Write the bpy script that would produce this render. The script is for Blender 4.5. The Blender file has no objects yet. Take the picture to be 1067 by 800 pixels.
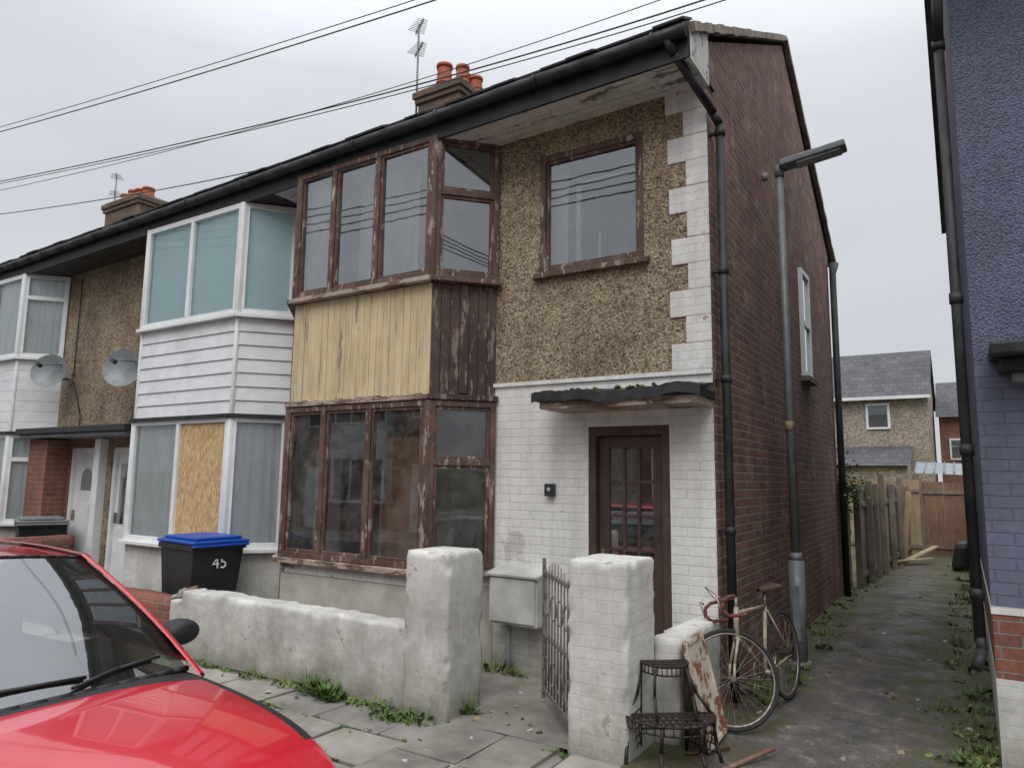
import bpy, bmesh, math, random
from mathutils import Vector, Matrix, noise
random.seed(7)
scene=bpy.context.scene
COL=bpy.context.collection
V=Vector
# ------------------------------------------------------------ materials
class NT:
    def __init__(s,name):
        s.m=bpy.data.materials.new(name); s.m.use_nodes=True; s.t=s.m.node_tree
        s.b=s.t.nodes["Principled BSDF"]; s.o=s.t.nodes["Material Output"]
        s.tc=s.n("ShaderNodeTexCoord"); s.obj=s.tc.outputs["Object"]
    def n(s,t,**k):
        x=s.t.nodes.new(t)
        for a,b in k.items(): setattr(x,a,b)
        return x
    def l(s,a,b): s.t.links.new(a,b)
    def set(s,i,v):
        if hasattr(v,"is_output") or hasattr(v,"links"): s.l(v,i)
        else: i.default_value=v
    def noise(s,scale,detail=4,rough=.55,vec=None,stretch=None):
        x=s.n("ShaderNodeTexNoise"); x.inputs["Scale"].default_value=scale
        x.inputs["Detail"].default_value=min(detail,5); x.inputs["Roughness"].default_value=rough
        v=vec or s.obj
        if stretch:
            mp=s.n("ShaderNodeMapping"); mp.inputs["Scale"].default_value=stretch; s.l(v,mp.inputs[0]); v=mp.outputs[0]
        s.l(v,x.inputs["Vector"]); return x.outputs["Fac"]
    def ramp(s,f,stops,interp='LINEAR'):
        x=s.n("ShaderNodeValToRGB"); x.color_ramp.interpolation=interp; e=x.color_ramp.elements
        while len(e)<len(stops): e.new(.5)
        for i,(p,c) in enumerate(stops):
            e[i].position=p
            if not hasattr(c,"__len__"): c=(c,c,c)
            e[i].color=(*c,1)
        s.l(f,x.inputs[0]); return x.outputs[0]
    def mix(s,f,a,b,mode='MIX'):
        x=s.n("ShaderNodeMix"); x.data_type='RGBA'; x.blend_type=mode
        s.set(x.inputs[0],f)
        for i,v in ((6,a),(7,b)):
            if hasattr(v,"links"): s.l(v,x.inputs[i])
            else: x.inputs[i].default_value=(*v,1)
        return x.outputs[2]
    def math(s,op,a,b=0.0,c=0.0,clamp=False):
        x=s.n("ShaderNodeMath",operation=op); x.use_clamp=clamp
        for i,v in enumerate((a,b,c)):
            s.set(x.inputs[i],v)
        return x.outputs[0]
    def bump(s,h,st=.5,dist=.01,prev=None):
        x=s.n("ShaderNodeBump"); x.inputs["Strength"].default_value=st; x.inputs["Distance"].default_value=dist
        s.l(h,x.inputs["Height"])
        if prev is not None: s.l(prev,x.inputs["Normal"])
        return x.outputs[0]
    def sep(s):
        if not hasattr(s,'_sep'):
            s._sep=s.n("ShaderNodeSeparateXYZ"); s.l(s.obj,s._sep.inputs[0])
        return s._sep.outputs
    def fin(s,col=None,rough=None,nrm=None,**k):
        if col is not None:
            if hasattr(col,"links"): s.l(col,s.b.inputs["Base Color"])
            else: s.b.inputs["Base Color"].default_value=(*col,1)
        if rough is not None: s.set(s.b.inputs["Roughness"],rough)
        if nrm is not None: s.l(nrm,s.b.inputs["Normal"])
        for a,b in k.items(): s.b.inputs[a.replace("_"," ")].default_value=b
        return s.m
def simple(name,c1,c2=None,scale=6,rough=.6,bs=30,bst=.25,bd=.004,metal=0,stretch=None,spec=.4,grime=0.0):
    t=NT(name); c2=c2 or tuple(x*.7 for x in c1)
    f=t.noise(scale,5,.6,stretch=stretch)
    col=t.ramp(f,[(.35,c1),(.68,c2)])
    if grime:
        g=t.ramp(t.noise(scale*.35,5,.6),[(.42,1.0),(.72,1-grime)])
        col=t.mix(1.0,col,g,'MULTIPLY')
    rr=t.math('MULTIPLY_ADD',f,.3,rough-.12)
    nb=None
    if bst>.06: nb=t.bump(t.noise(bs,3,.6,stretch=stretch),bst,bd)
    return t.fin(col,rr,nb,Metallic=metal,Specular_IOR_Level=spec)
def peel(name,paint,paint2,under,amt=.6,scale=9,rough=.55,stretch=(1,1,.25),streaks=.72,fade=None):
    t=NT(name)
    base=t.ramp(t.noise(3,5,.65),[(.35,paint),(.68,paint2)])
    if fade:
        base=t.mix(t.ramp(t.noise(2.2,5,.75),[(.45,0.0),(.65,.75)]),base,fade)
    n1=t.noise(scale,5,.75,stretch=stretch)
    mask=t.ramp(n1,[(amt,0.0),(amt+.025,1.0)])
    un=t.ramp(t.noise(30,3,.6,stretch=(1,1,.15)),[(.3,under),(.75,tuple(x*.55 for x in under))])
    col=t.mix(mask,base,un)
    streak=t.ramp(t.noise(14,4,.7,stretch=(1,1,.12)),[(.4,1.0),(.72,streaks)])
    col=t.mix(.9,col,streak,'MULTIPLY')
    return t.fin(col,rough,t.bump(t.math('SUBTRACT',1.0,mask),.6,.003))
def uvvec(t):
    g=t.n("ShaderNodeNewGeometry"); sn=t.n("ShaderNodeSeparateXYZ"); t.l(g.outputs["True Normal"],sn.inputs[0])
    so=t.sep()
    ax=t.math('GREATER_THAN',t.math('ABSOLUTE',sn.outputs[0]),.75)
    u=t.math('ADD',t.math('MULTIPLY',so[1],ax),t.math('MULTIPLY',so[0],t.math('SUBTRACT',1.0,ax)))
    c=t.n("ShaderNodeCombineXYZ"); t.l(u,c.inputs[0]); t.l(so[2],c.inputs[1])
    return c.outputs[0]
def brick(name,c1,c2,mortar,bw=.225,rh=.075,ms=.006,soot=.5,flake=None,flake_at=.66,rough=.85,bst=.7,painted=False,pale=None,base=None,bare=None,under=None,big2=1.1,grey=None,wobble=.014):
    t=NT(name); v=uvvec(t)
    wob=t.n("ShaderNodeTexNoise"); wob.inputs["Scale"].default_value=5; wob.inputs["Detail"].default_value=2
    t.l(t.obj,wob.inputs["Vector"])
    vm=t.n("ShaderNodeVectorMath",operation='MULTIPLY_ADD'); t.l(wob.outputs["Color"],vm.inputs[0]); vm.inputs[1].default_value=(wobble,wobble,0); t.l(v,vm.inputs[2])
    b=t.n("ShaderNodeTexBrick"); t.l(vm.outputs[0],b.inputs["Vector"])
    b.inputs["Scale"].default_value=1; b.inputs["Brick Width"].default_value=bw; b.inputs["Row Height"].default_value=rh
    b.inputs["Mortar Size"].default_value=ms; b.inputs["Mortar Smooth"].default_value=.35; b.inputs["Bias"].default_value=-.1
    b.inputs["Color1"].default_value=(*c1,1); b.inputs["Color2"].default_value=(*c2,1); b.inputs["Mortar"].default_value=(*mortar,1)
    col=b.outputs["Color"]
    fine=t.noise(28,4,.7)
    col=t.mix(.8 if not painted else .3,col,t.ramp(fine,[(.3,.65),(.7,1.2)]),'MULTIPLY')
    big=t.ramp(t.noise(big2,5,.65),[(.35,1.0),(.68,1-soot)])
    col=t.mix(1.0,col,big,'MULTIPLY')
    st=t.ramp(t.noise(6,4,.65,stretch=(1,1,.15)),[(.42,1.0),(.72,.7)])
    col=t.mix(.7,col,st,'MULTIPLY')
    if grey:
        gm=t.ramp(t.noise(3.6,5,.78),[(.48,0.0),(.66,.6)]); col=t.mix(gm,col,grey)
    if pale:
        pm=t.ramp(t.noise(3.2,5,.75),[(.55,0.0),(.68,.6)]); col=t.mix(pm,col,pale)
    if flake:
        un=t.mix(b.outputs["Fac"],flake,tuple(x*.6+.14 for x in flake))
        fm=t.ramp(t.noise(6,5,.78),[(flake_at,0.0),(flake_at+.02,1.0)]); col=t.mix(fm,col,un)
    if bare:
        (bx,bz,br)=bare
        so=t.sep(); dx=t.math('SUBTRACT',so[0],bx); dz=t.math('SUBTRACT',so[2],bz)
        dd=t.math('SQRT',t.math('ADD',t.math('MULTIPLY',dx,dx),t.math('MULTIPLY',dz,dz)))
        q=t.math('ADD',t.math('MULTIPLY',dd,.45/br),t.math('SUBTRACT',1.0,t.noise(9,5,.75)))
        bm_=t.ramp(q,[(.66,.6),(.72,0.0)])
        brk=t.mix(b.outputs["Fac"],(.45,.39,.35),(.34,.32,.29))
        col=t.mix(bm_,col,brk)
    if base:
        so=t.sep()
        q=t.math('ADD',so[2],t.math('MULTIPLY',t.noise(4,5,.7),.9))
        col=t.mix(t.ramp(q,[(base-.1,.8),(base+.5,0.0)]),col,(.17,.165,.12))
    h=t.math('SUBTRACT',1.0,b.outputs["Fac"])
    hh=t.math('MULTIPLY_ADD',fine,.45,h)
    return t.fin(col,rough,t.bump(hh,bst,.01))
def pebble(name,stops,scale=55,dark=.55,bd=.012,st=.8,streak=.65):
    t=NT(name)
    vo=t.n("ShaderNodeTexVoronoi"); vo.inputs["Scale"].default_value=scale; t.l(t.obj,vo.inputs["Vector"])
    sx=t.n("ShaderNodeSeparateXYZ"); t.l(vo.outputs["Color"],sx.inputs[0])
    col=t.ramp(sx.outputs[0],stops)
    edge=t.ramp(vo.outputs["Distance"],[(.35,1.0),(.75,.5)])
    col=t.mix(.75,col,edge,'MULTIPLY')
    g=t.ramp(t.noise(1.5,5,.7),[(.38,1.08),(.68,dark)]); col=t.mix(1.0,col,g,'MULTIPLY')
    s=t.ramp(t.noise(5,4,.7,stretch=(1,1,.12)),[(.48,1.0),(.75,streak)]); col=t.mix(.8,col,s,'MULTIPLY')
    return t.fin(col,.9,t.bump(t.math('SUBTRACT',1.0,vo.outputs["Distance"]),st,bd))
def glass(name,tint=(.75,.8,.8),k=1.6,add=.08,rough=.01,wav=.03,dirt=.22):
    t=NT(name); t.t.nodes.remove(t.b)
    fr=t.n("ShaderNodeFresnel"); fr.inputs[0].default_value=1.5
    fac=t.math('MULTIPLY_ADD',fr.outputs[0],k,add,clamp=True)
    tr=t.n("ShaderNodeBsdfTransparent"); tr.inputs[0].default_value=(*tint,1)
    gl=t.n("ShaderNodeBsdfGlossy"); gl.inputs["Roughness"].default_value=rough; gl.inputs["Color"].default_value=(.92,.96,1,1)
    if wav: t.l(t.bump(t.noise(2.2,2,.5),wav,.02),gl.inputs["Normal"])
    mx=t.n("ShaderNodeMixShader"); t.l(fac,mx.inputs[0]); t.l(tr.outputs[0],mx.inputs[1]); t.l(gl.outputs[0],mx.inputs[2])
    df=t.n("ShaderNodeBsdfDiffuse"); df.inputs[0].default_value=(.45,.45,.42,1)
    m2=t.n("ShaderNodeMixShader"); t.l(t.ramp(t.noise(3,5,.75),[(.42,.03),(.75,dirt)]),m2.inputs[0])
    t.l(mx.outputs[0],m2.inputs[1]); t.l(df.outputs[0],m2.inputs[2]); t.l(m2.outputs[0],t.o.inputs[0])
    return t.m
M={}
M['redbrick']=brick("red_brick",(.33,.15,.105),(.17,.09,.072),(.3,.265,.23),ms=.01,soot=.48,pale=(.4,.35,.3))
M['redbrick2']=brick("red_brick_clean",(.3,.11,.07),(.2,.085,.06),(.25,.23,.2),soot=.3)
M['whitebrick']=brick("white_painted_brick",(.81,.8,.77),(.77,.76,.73),(.68,.67,.64),ms=.006,soot=.16,flake=(.36,.27,.23),flake_at=.68,rough=.65,bst=.42,painted=True,base=.5,bare=(-1.85,1.1,.3),grey=(.6,.59,.55))
M['quoin']=brick("white_painted_quoins",(.82,.81,.78),(.77,.76,.73),(.7,.69,.65),ms=.005,soot=.25,flake=(.36,.29,.24),flake_at=.64,rough=.65,bst=.4,painted=True,grey=(.55,.53,.49))
M['pierwhite']=brick("flaking_white_brick",(.75,.74,.7),(.73,.72,.68),(.68,.66,.62),ms=.005,soot=.3,flake=(.45,.38,.32),flake_at=.64,rough=.78,bst=.25,painted=True,base=.45,grey=(.52,.5,.45),wobble=.03)
M['pierrender']=brick("flaking_white_render",(.72,.71,.67),(.71,.7,.66),(.7,.69,.65),ms=.003,soot=.42,flake=(.38,.33,.27),flake_at=.62,rough=.85,bst=.2,painted=True,base=.5,big2=2.2,grey=(.46,.44,.39),wobble=.05)
M['purple']=brick("blue_purple_painted_brick",(.15,.162,.235),(.135,.148,.215),(.115,.125,.18),soot=.25,flake=(.24,.24,.28),flake_at=.7,rough=.65,bst=.6,painted=True)
M['purplepeb']=pebble("blue_purple_painted_render",[(.2,(.125,.138,.205)),(.8,(.165,.18,.26))],75,.75,.014,.7,.8)
M['pebble']=pebble("pebbledash",[(.05,(.13,.1,.065)),(.3,(.33,.25,.155)),(.62,(.43,.34,.215)),(.85,(.58,.49,.35)),(1,(.26,.19,.12))],66,.55,.012,.6,.6)
M['pebble2']=pebble("pebbledash_grey",[(.1,(.17,.125,.08)),(.5,(.36,.275,.175)),(.9,(.5,.41,.29))],60,.5)
M['pebble3']=pebble("pebbledash_pale",[(.1,(.3,.25,.19)),(.5,(.42,.355,.28)),(.9,(.5,.44,.36))],24,.8)
M['brownwood']=peel("brown_window_paint",(.105,.053,.038),(.07,.037,.03),(.42,.34,.28),.565,12,fade=(.19,.12,.095),rough=.65)
M['brownboard']=peel("brown_boards",(.06,.035,.028),(.042,.026,.022),(.27,.2,.17),.55,15,fade=(.11,.075,.06),rough=.7)
M['yellow']=peel("cream_yellow_boards",(.69,.56,.32),(.58,.46,.26),(.34,.27,.2),.6,9,stretch=(1,1,.12),streaks=.62,fade=(.6,.52,.36))
M['creamtrim']=peel("weathered_trim",(.45,.36,.3),(.35,.27,.22),(.2,.13,.1),.52,10,stretch=(.3,.3,1))
M['soffit']=peel("white_soffit_boards",(.72,.71,.67),(.6,.59,.55),(.24,.2,.16),.58,7,stretch=(.3,1,1))
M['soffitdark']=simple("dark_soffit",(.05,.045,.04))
M['black']=simple("black_paint",(.014,.014,.016),(.04,.04,.042),rough=.55,bs=40)
M['blackplastic']=simple("black_plastic",(.018,.018,.02),(.03,.03,.032),rough=.45,bs=120,bst=.1)
M['upvc']=simple("white_upvc",(.8,.81,.81),(.72,.73,.73),rough=.35,bst=.05,grime=.16)
M['clad']=simple("white_cladding",(.76,.77,.78),(.68,.69,.7),rough=.4,bst=.06,grime=.18,stretch=(1,1,3))
t=NT("osb_board")
def strand(rot,sc):
    vo=t.n("ShaderNodeTexVoronoi"); vo.inputs["Scale"].default_value=sc; mp=t.n("ShaderNodeMapping"); mp.inputs["Scale"].default_value=(1,1,.3); mp.inputs["Rotation"].default_value=(0,rot,0)
    t.l(t.obj,mp.inputs[0]); t.l(mp.outputs[0],vo.inputs["Vector"]); sx=t.n("ShaderNodeSeparateXYZ"); t.l(vo.outputs["Color"],sx.inputs[0]); return sx.outputs[1]
s1=t.math('MULTIPLY',t.math('ADD',strand(.7,60),strand(-.9,48)),.5)
M['osb']=t.fin(t.ramp(s1,[(.1,(.36,.22,.1)),(.5,(.55,.37,.18)),(.9,(.68,.5,.28))]),.7)
M['concrete']=simple("old_concrete",(.27,.25,.22),(.15,.14,.12),3,.88,60,.5,.006,grime=.45)
M['verge']=simple("verge_mortar",(.36,.31,.25),(.22,.18,.15),9,.88,60,.5,.006,grime=.3)
M['slab']=simple("paving_slab",(.33,.305,.27),(.2,.185,.16),2.6,.88,70,.5,.005,grime=.45)
M['slab2']=simple("paving_slab_b",(.27,.255,.23),(.17,.16,.14),3.2,.88,70,.5,.005,grime=.4)
M['slab3']=simple("paving_slab_c",(.38,.35,.31),(.24,.225,.2),2.0,.88,70,.5,.005,grime=.4)
M['soil']=simple("joint_soil",(.045,.04,.028),(.035,.045,.018),20,.95)
M['asphalt']=simple("asphalt",(.06,.06,.06),(.04,.04,.042),5,.85,160,.6,.006)
M['earth']=simple("earth_ground",(.12,.11,.07),(.07,.085,.035),2,.95,20,.5,.02)
M['kerb']=simple("kerb_stone",(.3,.29,.27),(.2,.19,.18),5,.85)
M['bayrender']=simple("cream_render",(.6,.57,.5),(.42,.39,.33),3,.85,25,.4,.008,grime=.4)
M['rooftile']=brick("slate_tiles",(.12,.12,.13),(.08,.08,.09),(.035,.035,.035),bw=.25,rh=.18,ms=.006,soot=.3)
M['terracotta']=simple("terracotta",(.46,.14,.07),(.33,.09,.05),12,.75,bst=.2,grime=.3)
M['chimbrick']=brick("sooty_brick",(.2,.12,.08),(.12,.085,.065),(.2,.18,.15),soot=.4,pale=(.34,.3,.2))
M['glassA']=glass("window_glass",(.85,.88,.88),1.6,.04)
M['glassC']=glass("curtained_window_glass",(.97,.99,.99),.9,.0,dirt=.06)
M['glassU']=glass("window_glass_upper",(.82,.86,.87),2.3,.15)
M['curtain']=simple("net_curtain",(.8,.83,.83),(.66,.7,.7),3,.9,40,.2,stretch=(6,6,1))
M['curtainT']=simple("teal_blind",(.68,.88,.88),(.62,.82,.83),1,.8,bst=.05)
M['curtainG']=simple("grey_curtain",(.66,.68,.69),(.46,.48,.5),3,.9,stretch=(6,6,1),bst=.05)
M['plaster']=simple("bare_plaster",(.42,.27,.17),(.28,.17,.11),1.3,.9)
M['orange']=simple("orange_plaster",(.66,.36,.16),(.42,.22,.1),3,.9,grime=.4)
M['plasterP']=simple("pale_interior",(.5,.48,.44),(.34,.31,.28),1.3,.9)
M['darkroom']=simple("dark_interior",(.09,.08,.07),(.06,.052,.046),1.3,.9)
M['metalgrey']=simple("galvanised_grey",(.25,.27,.275),(.18,.195,.2),7,.5,50,.15,.002,metal=.2,grime=.3)
M['meter']=simple("meter_box_plastic",(.64,.64,.61),(.46,.46,.43),4,.6,grime=.4)
M['iron']=simple("black_iron",(.014,.013,.013),(.035,.022,.017),20,.5,60,.3,.002)
M['greyiron']=simple("weathered_gate_iron",(.22,.21,.2),(.12,.08,.055),20,.6)
t=NT("rusty_cream_sheet")
mk=t.ramp(t.noise(9,5,.75),[(.5,0.0),(.55,1.0)])
M['rustsheet']=t.fin(t.mix(mk,t.ramp(t.noise(3,4),[(.3,(.6,.55,.45)),(.7,(.45,.4,.32))]),t.ramp(t.noise(25,5),[(.3,(.27,.11,.045)),(.7,(.13,.055,.03))])),.7,t.bump(t.noise(40,3),.3,.004))
M['rubber']=simple("tyre_rubber",(.02,.02,.02),(.035,.033,.03),20,.8)
M['chrome']=simple("dull_chrome",(.38,.36,.34),(.2,.14,.1),30,.45,60,.2,.001,metal=.7)
M['bikeframe']=simple("bike_rusty_cream_paint",(.42,.37,.29),(.2,.13,.085),22,.55)
M['redtape']=simple("worn_red_brown_bar_tape",(.2,.055,.04),(.08,.035,.03),25,.75)
M['saddle']=simple("brown_saddle",(.1,.05,.03),(.06,.035,.025),12,.55)
M['fence']=simple("fence_timber",(.28,.165,.105),(.18,.11,.075),6,.8,30,.4,.005,stretch=(4,4,.4),grime=.35)
M['fence2']=simple("weathered_fence_timber",(.25,.22,.175),(.16,.14,.11),6,.8,30,.4,.005,stretch=(4,4,.4),grime=.4)
M['fence3']=simple("pale_fence_timber",(.4,.31,.18),(.29,.22,.13),6,.8,30,.4,.005,stretch=(4,4,.4),grime=.3)
M['binlid']=simple("blue_lid",(.01,.08,.42),(.012,.065,.33),6,.4,bst=.05)
M['white']=simple("white_marking",(.8,.8,.8),(.75,.75,.75),rough=.5)
M['leaf']=simple("weed_leaf",(.1,.17,.035),(.05,.095,.02),9,.6,bst=.05)
M['leaf2']=simple("weed_leaf_pale",(.19,.24,.07),(.12,.16,.05),9,.6,bst=.05)
M['grassb']=simple("grass_blade",(.16,.19,.06),(.09,.13,.035),9,.6,bst=.05)
M['litter']=simple("litter",(.5,.5,.48),(.3,.3,.3),9,.7)
M['doorwood']=peel("brown_door_paint",(.075,.045,.036),(.05,.032,.027),(.2,.14,.11),.62,9,rough=.5,fade=(.11,.07,.055))
M['lead']=simple("grey_flashing",(.25,.26,.27),(.18,.185,.19))
M['poly']=simple("polycarbonate_roof",(.26,.29,.31),(.2,.22,.24),3,.4)
t=NT("alley_tarmac")
so=t.sep()
base=t.ramp(t.noise(2.5,5,.7),[(.35,(.07,.066,.064)),(.65,(.145,.133,.12))])
sp=t.ramp(t.noise(90,2,.7),[(.35,.5),(.65,1.45)]); base=t.mix(.9,base,sp,'MULTIPLY')
pale=t.ramp(t.noise(5,5,.78),[(.55,0.0),(.66,.7)]); base=t.mix(pale,base,(.27,.245,.21))
edge=t.math('ABSOLUTE',t.math('SUBTRACT',so[0],.82))
far=t.math('MULTIPLY',t.math('ADD',so[1],1.5),.035,clamp=True)
ms=t.math('ADD',t.math('ADD',t.noise(3.2,5,.75),t.math('MULTIPLY',edge,.29)),t.math('MULTIPLY',far,.3))
mm=t.ramp(ms,[(.61,0.0),(.72,.92)])
col=t.mix(mm,base,t.ramp(t.noise(26,4,.75),[(.3,(.04,.046,.018)),(.68,(.125,.12,.055))]))
M['alley']=t.fin(col,t.ramp(t.noise(1.7,4,.6),[(.4,.5),(.6,.92)]),t.bump(t.math('ADD',t.noise(60,4,.8),t.math('MULTIPLY',mm,.8)),.9,.014))
t=NT("red_car_paint")
M['carpaint']=t.fin((.5,.008,.024),.28,None,Coat_Weight=1.0,Coat_Roughness=.03,Specular_IOR_Level=.5)
M['carglass']=glass("car_glass",(.35,.42,.4),1.8,.08,.0,.0,.05)
M['carblack']=simple("car_trim_black",(.012,.012,.013),(.02,.02,.021),rough=.5,bst=.1)
M['carint']=simple("car_interior",(.03,.03,.032),(.05,.05,.052),rough=.8)
M['lampglass']=simple("headlamp",(.6,.62,.65),(.5,.5,.5),rough=.1)
# ------------------------------------------------------------ mesh builder
class MB:
    def __init__(s): s.v=[]; s.f=[]; s.mi=[]; s.mats=[]; s.sm=[]
    def m(s,mat):
        if isinstance(mat,str): mat=M[mat]
        if mat not in s.mats: s.mats.append(mat)
        return s.mats.index(mat)
    def poly(s,pts,mat,smooth=False):
        i=len(s.v); s.v+= [tuple(p) for p in pts]; s.f.append(tuple(range(i,i+len(pts)))); s.mi.append(s.m(mat)); s.sm.append(smooth)
    def box(s,x0,x1,y0,y1,z0,z1,mat): 
        s.obox(V(((x0+x1)/2,(y0+y1)/2,(z0+z1)/2)),V((1,0,0)),V((0,1,0)),V((0,0,1)),abs(x1-x0),abs(y1-y0),abs(z1-z0),mat)
    def obox(s,c,u,v,n,a,b,d,mat):
        i=len(s.v); c=V(c)
        for sz in (-1,1):
            for sx,sy in ((-1,-1),(1,-1),(1,1),(-1,1)):
                s.v.append(tuple(c+u*(sx*a/2)+v*(sy*b/2)+n*(sz*d/2)))
        k=s.m(mat)
        flip=u.cross(v).dot(n)<0
        for q in ((3,2,1,0),(4,5,6,7),(0,1,5,4),(1,2,6,5),(2,3,7,6),(3,0,4,7)):
            q=tuple(i+j for j in q)
            if flip: q=q[::-1]
            s.f.append(q); s.mi.append(k); s.sm.append(False)
    def cyl(s,p0,p1,r,mat,seg=10,r1=None,cap=True):
        p0=V(p0);p1=V(p1); r1=r if r1 is None else r1
        d=(p1-p0).normalized(); a=d.orthogonal().normalized(); b=d.cross(a)
        i=len(s.v); k=s.m(mat)
        for P,R in ((p0,r),(p1,r1)):
            for j in range(seg):
                t=2*math.pi*j/seg; s.v.append(tuple(P+a*math.cos(t)*R+b*math.sin(t)*R))
        for j in range(seg):
            j2=(j+1)%seg; s.f.append((i+j,i+j2,i+seg+j2,i+seg+j)); s.mi.append(k); s.sm.append(True)
        if cap:
            s.f.append(tuple(i+j for j in range(seg))[::-1]); s.mi.append(k); s.sm.append(False)
            s.f.append(tuple(i+seg+j for j in range(seg))); s.mi.append(k); s.sm.append(False)
    def tube(s,pts,r,mat,seg=8):
        for a,b in zip(pts[:-1],pts[1:]): s.cyl(a,b,r,mat,seg)
    def torus(s,c,ax,R,r,mat,n=36,k=8,a0=0,a1=2*math.pi):
        c=V(c);ax=V(ax).normalized(); a=ax.orthogonal().normalized(); b=ax.cross(a); i=len(s.v); kk=s.m(mat)
        for j in range(n):
            t=2*math.pi*j/n; d=a*math.cos(t)+b*math.sin(t)
            for q in range(k):
                u=2*math.pi*q/k; s.v.append(tuple(c+d*(R+r*math.cos(u))+ax*r*math.sin(u)))
        for j in range(n):
            for q in range(k):
                s.f.append((i+j*k+q,i+((j+1)%n)*k+q,i+((j+1)%n)*k+(q+1)%k,i+j*k+(q+1)%k)); s.mi.append(kk); s.sm.append(True)
    def grid(s,fn,nu,nv,mat,smooth=True):
        i=len(s.v); k=s.m(mat)
        for a in range(nu+1):
            for b in range(nv+1): s.v.append(tuple(fn(a/nu,b/nv)))
        for a in range(nu):
            for b in range(nv):
                s.f.append((i+a*(nv+1)+b,i+(a+1)*(nv+1)+b,i+(a+1)*(nv+1)+b+1,i+a*(nv+1)+b+1)); s.mi.append(k); s.sm.append(smooth)
    def obj(s,name,parent=None,bevel=0,loc=None,rot=None,subsurf=0,recalc=False):
        me=bpy.data.meshes.new(name); me.from_pydata(s.v,[],s.f)
        for m in s.mats: me.materials.append(m)
        me.polygons.foreach_set("material_index",s.mi); me.polygons.foreach_set("use_smooth",s.sm); me.update()
        if recalc:
            bm=bmesh.new(); bm.from_mesh(me); bmesh.ops.remove_doubles(bm,verts=bm.verts,dist=1e-4); bmesh.ops.recalc_face_normals(bm,faces=bm.faces); bm.to_mesh(me); bm.free()
        o=bpy.data.objects.new(name,me); COL.objects.link(o)
        if parent: o.parent=parent
        if loc: o.location=loc
        if rot: o.rotation_euler=rot
        if bevel:
            b=o.modifiers.new("b","BEVEL"); b.width=bevel; b.segments=2; b.limit_method='ANGLE'
        if subsurf:
            b=o.modifiers.new("s","SUBSURF"); b.levels=subsurf; b.render_levels=subsurf
        return o
def empty(name,loc=(0,0,0),rot=(0,0,0)):
    o=bpy.data.objects.new(name,None); COL.objects.link(o); o.location=loc; o.rotation_euler=rot; o.empty_display_size=.2; return o
def rough_box(name,x0,x1,y0,y1,z0,z1,mat,parent=None,amp=.012,step=.07,seed=0,topfn=None,rnd=.02,edge=.7):
    bm=bmesh.new()
    nx=max(1,int((x1-x0)/step)); ny=max(1,int((y1-y0)/step)); nz=max(1,int((z1-z0)/step))
    vd={}
    def gv(i,j,k):
        if (i,j,k) not in vd: vd[(i,j,k)]=bm.verts.new((x0+(x1-x0)*i/nx,y0+(y1-y0)*j/ny,z0+(z1-z0)*k/nz))
        return vd[(i,j,k)]
    for i in range(nx):
        for k in range(nz):
            bm.faces.new((gv(i,0,k),gv(i+1,0,k),gv(i+1,0,k+1),gv(i,0,k+1)))
            bm.faces.new((gv(i,ny,k+1),gv(i+1,ny,k+1),gv(i+1,ny,k),gv(i,ny,k)))
    for j in range(ny):
        for k in range(nz):
            bm.faces.new((gv(0,j,k+1),gv(0,j+1,k+1),gv(0,j+1,k),gv(0,j,k)))
            bm.faces.new((gv(nx,j,k),gv(nx,j+1,k),gv(nx,j+1,k+1),gv(nx,j,k+1)))
    for i in range(nx):
        for j in range(ny):
            bm.faces.new((gv(i,j,nz),gv(i+1,j,nz),gv(i+1,j+1,nz),gv(i,j+1,nz)))
            bm.faces.new((gv(i,j+1,0),gv(i+1,j+1,0),gv(i+1,j,0),gv(i,j,0)))
    c=V(((x0+x1)/2,(y0+y1)/2,(z0+z1)/2)); h=V(((x1-x0)/2,(y1-y0)/2,(z1-z0)/2))
    for v in bm.verts:
        p=v.co.copy(); q=V((p.x-c.x,p.y-c.y,p.z-c.z))
        e=[max(0,abs(q[a])-(h[a]-rnd)) for a in range(3)]
        L=math.sqrt(sum(x*x for x in e))
        isedge=sum(1 for x in e if x>rnd*.5)>=2
        if L>rnd:
            for a in range(3):
                q[a]=math.copysign(abs(q[a])-e[a]+e[a]*rnd/L,q[a])
        nn=noise.noise_vector(p*3+V((seed,0,0)))*amp+noise.noise_vector(p*14+V((seed,5,0)))*amp*.5
        if isedge:
            ch=max(0,noise.noise(p*9+V((seed,9,0)))-.1)*edge*.09
            nn+=noise.noise_vector(p*30+V((seed,9,0)))*amp*.8-V((math.copysign(ch,q.x),math.copysign(ch,q.y),ch*.6 if q.z>0 else 0))
        v.co=c+q+nn
        if topfn and p.z>c.z: v.co.z+=topfn(p)*(p.z-z0)/(z1-z0)
    me=bpy.data.meshes.new(name); bm.to_mesh(me); bm.free(); me.materials.append(M[mat])
    for p in me.polygons: p.use_smooth=True
    o=bpy.data.objects.new(name,me); COL.objects.link(o)
    if parent: o.parent=parent
    return o
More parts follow.
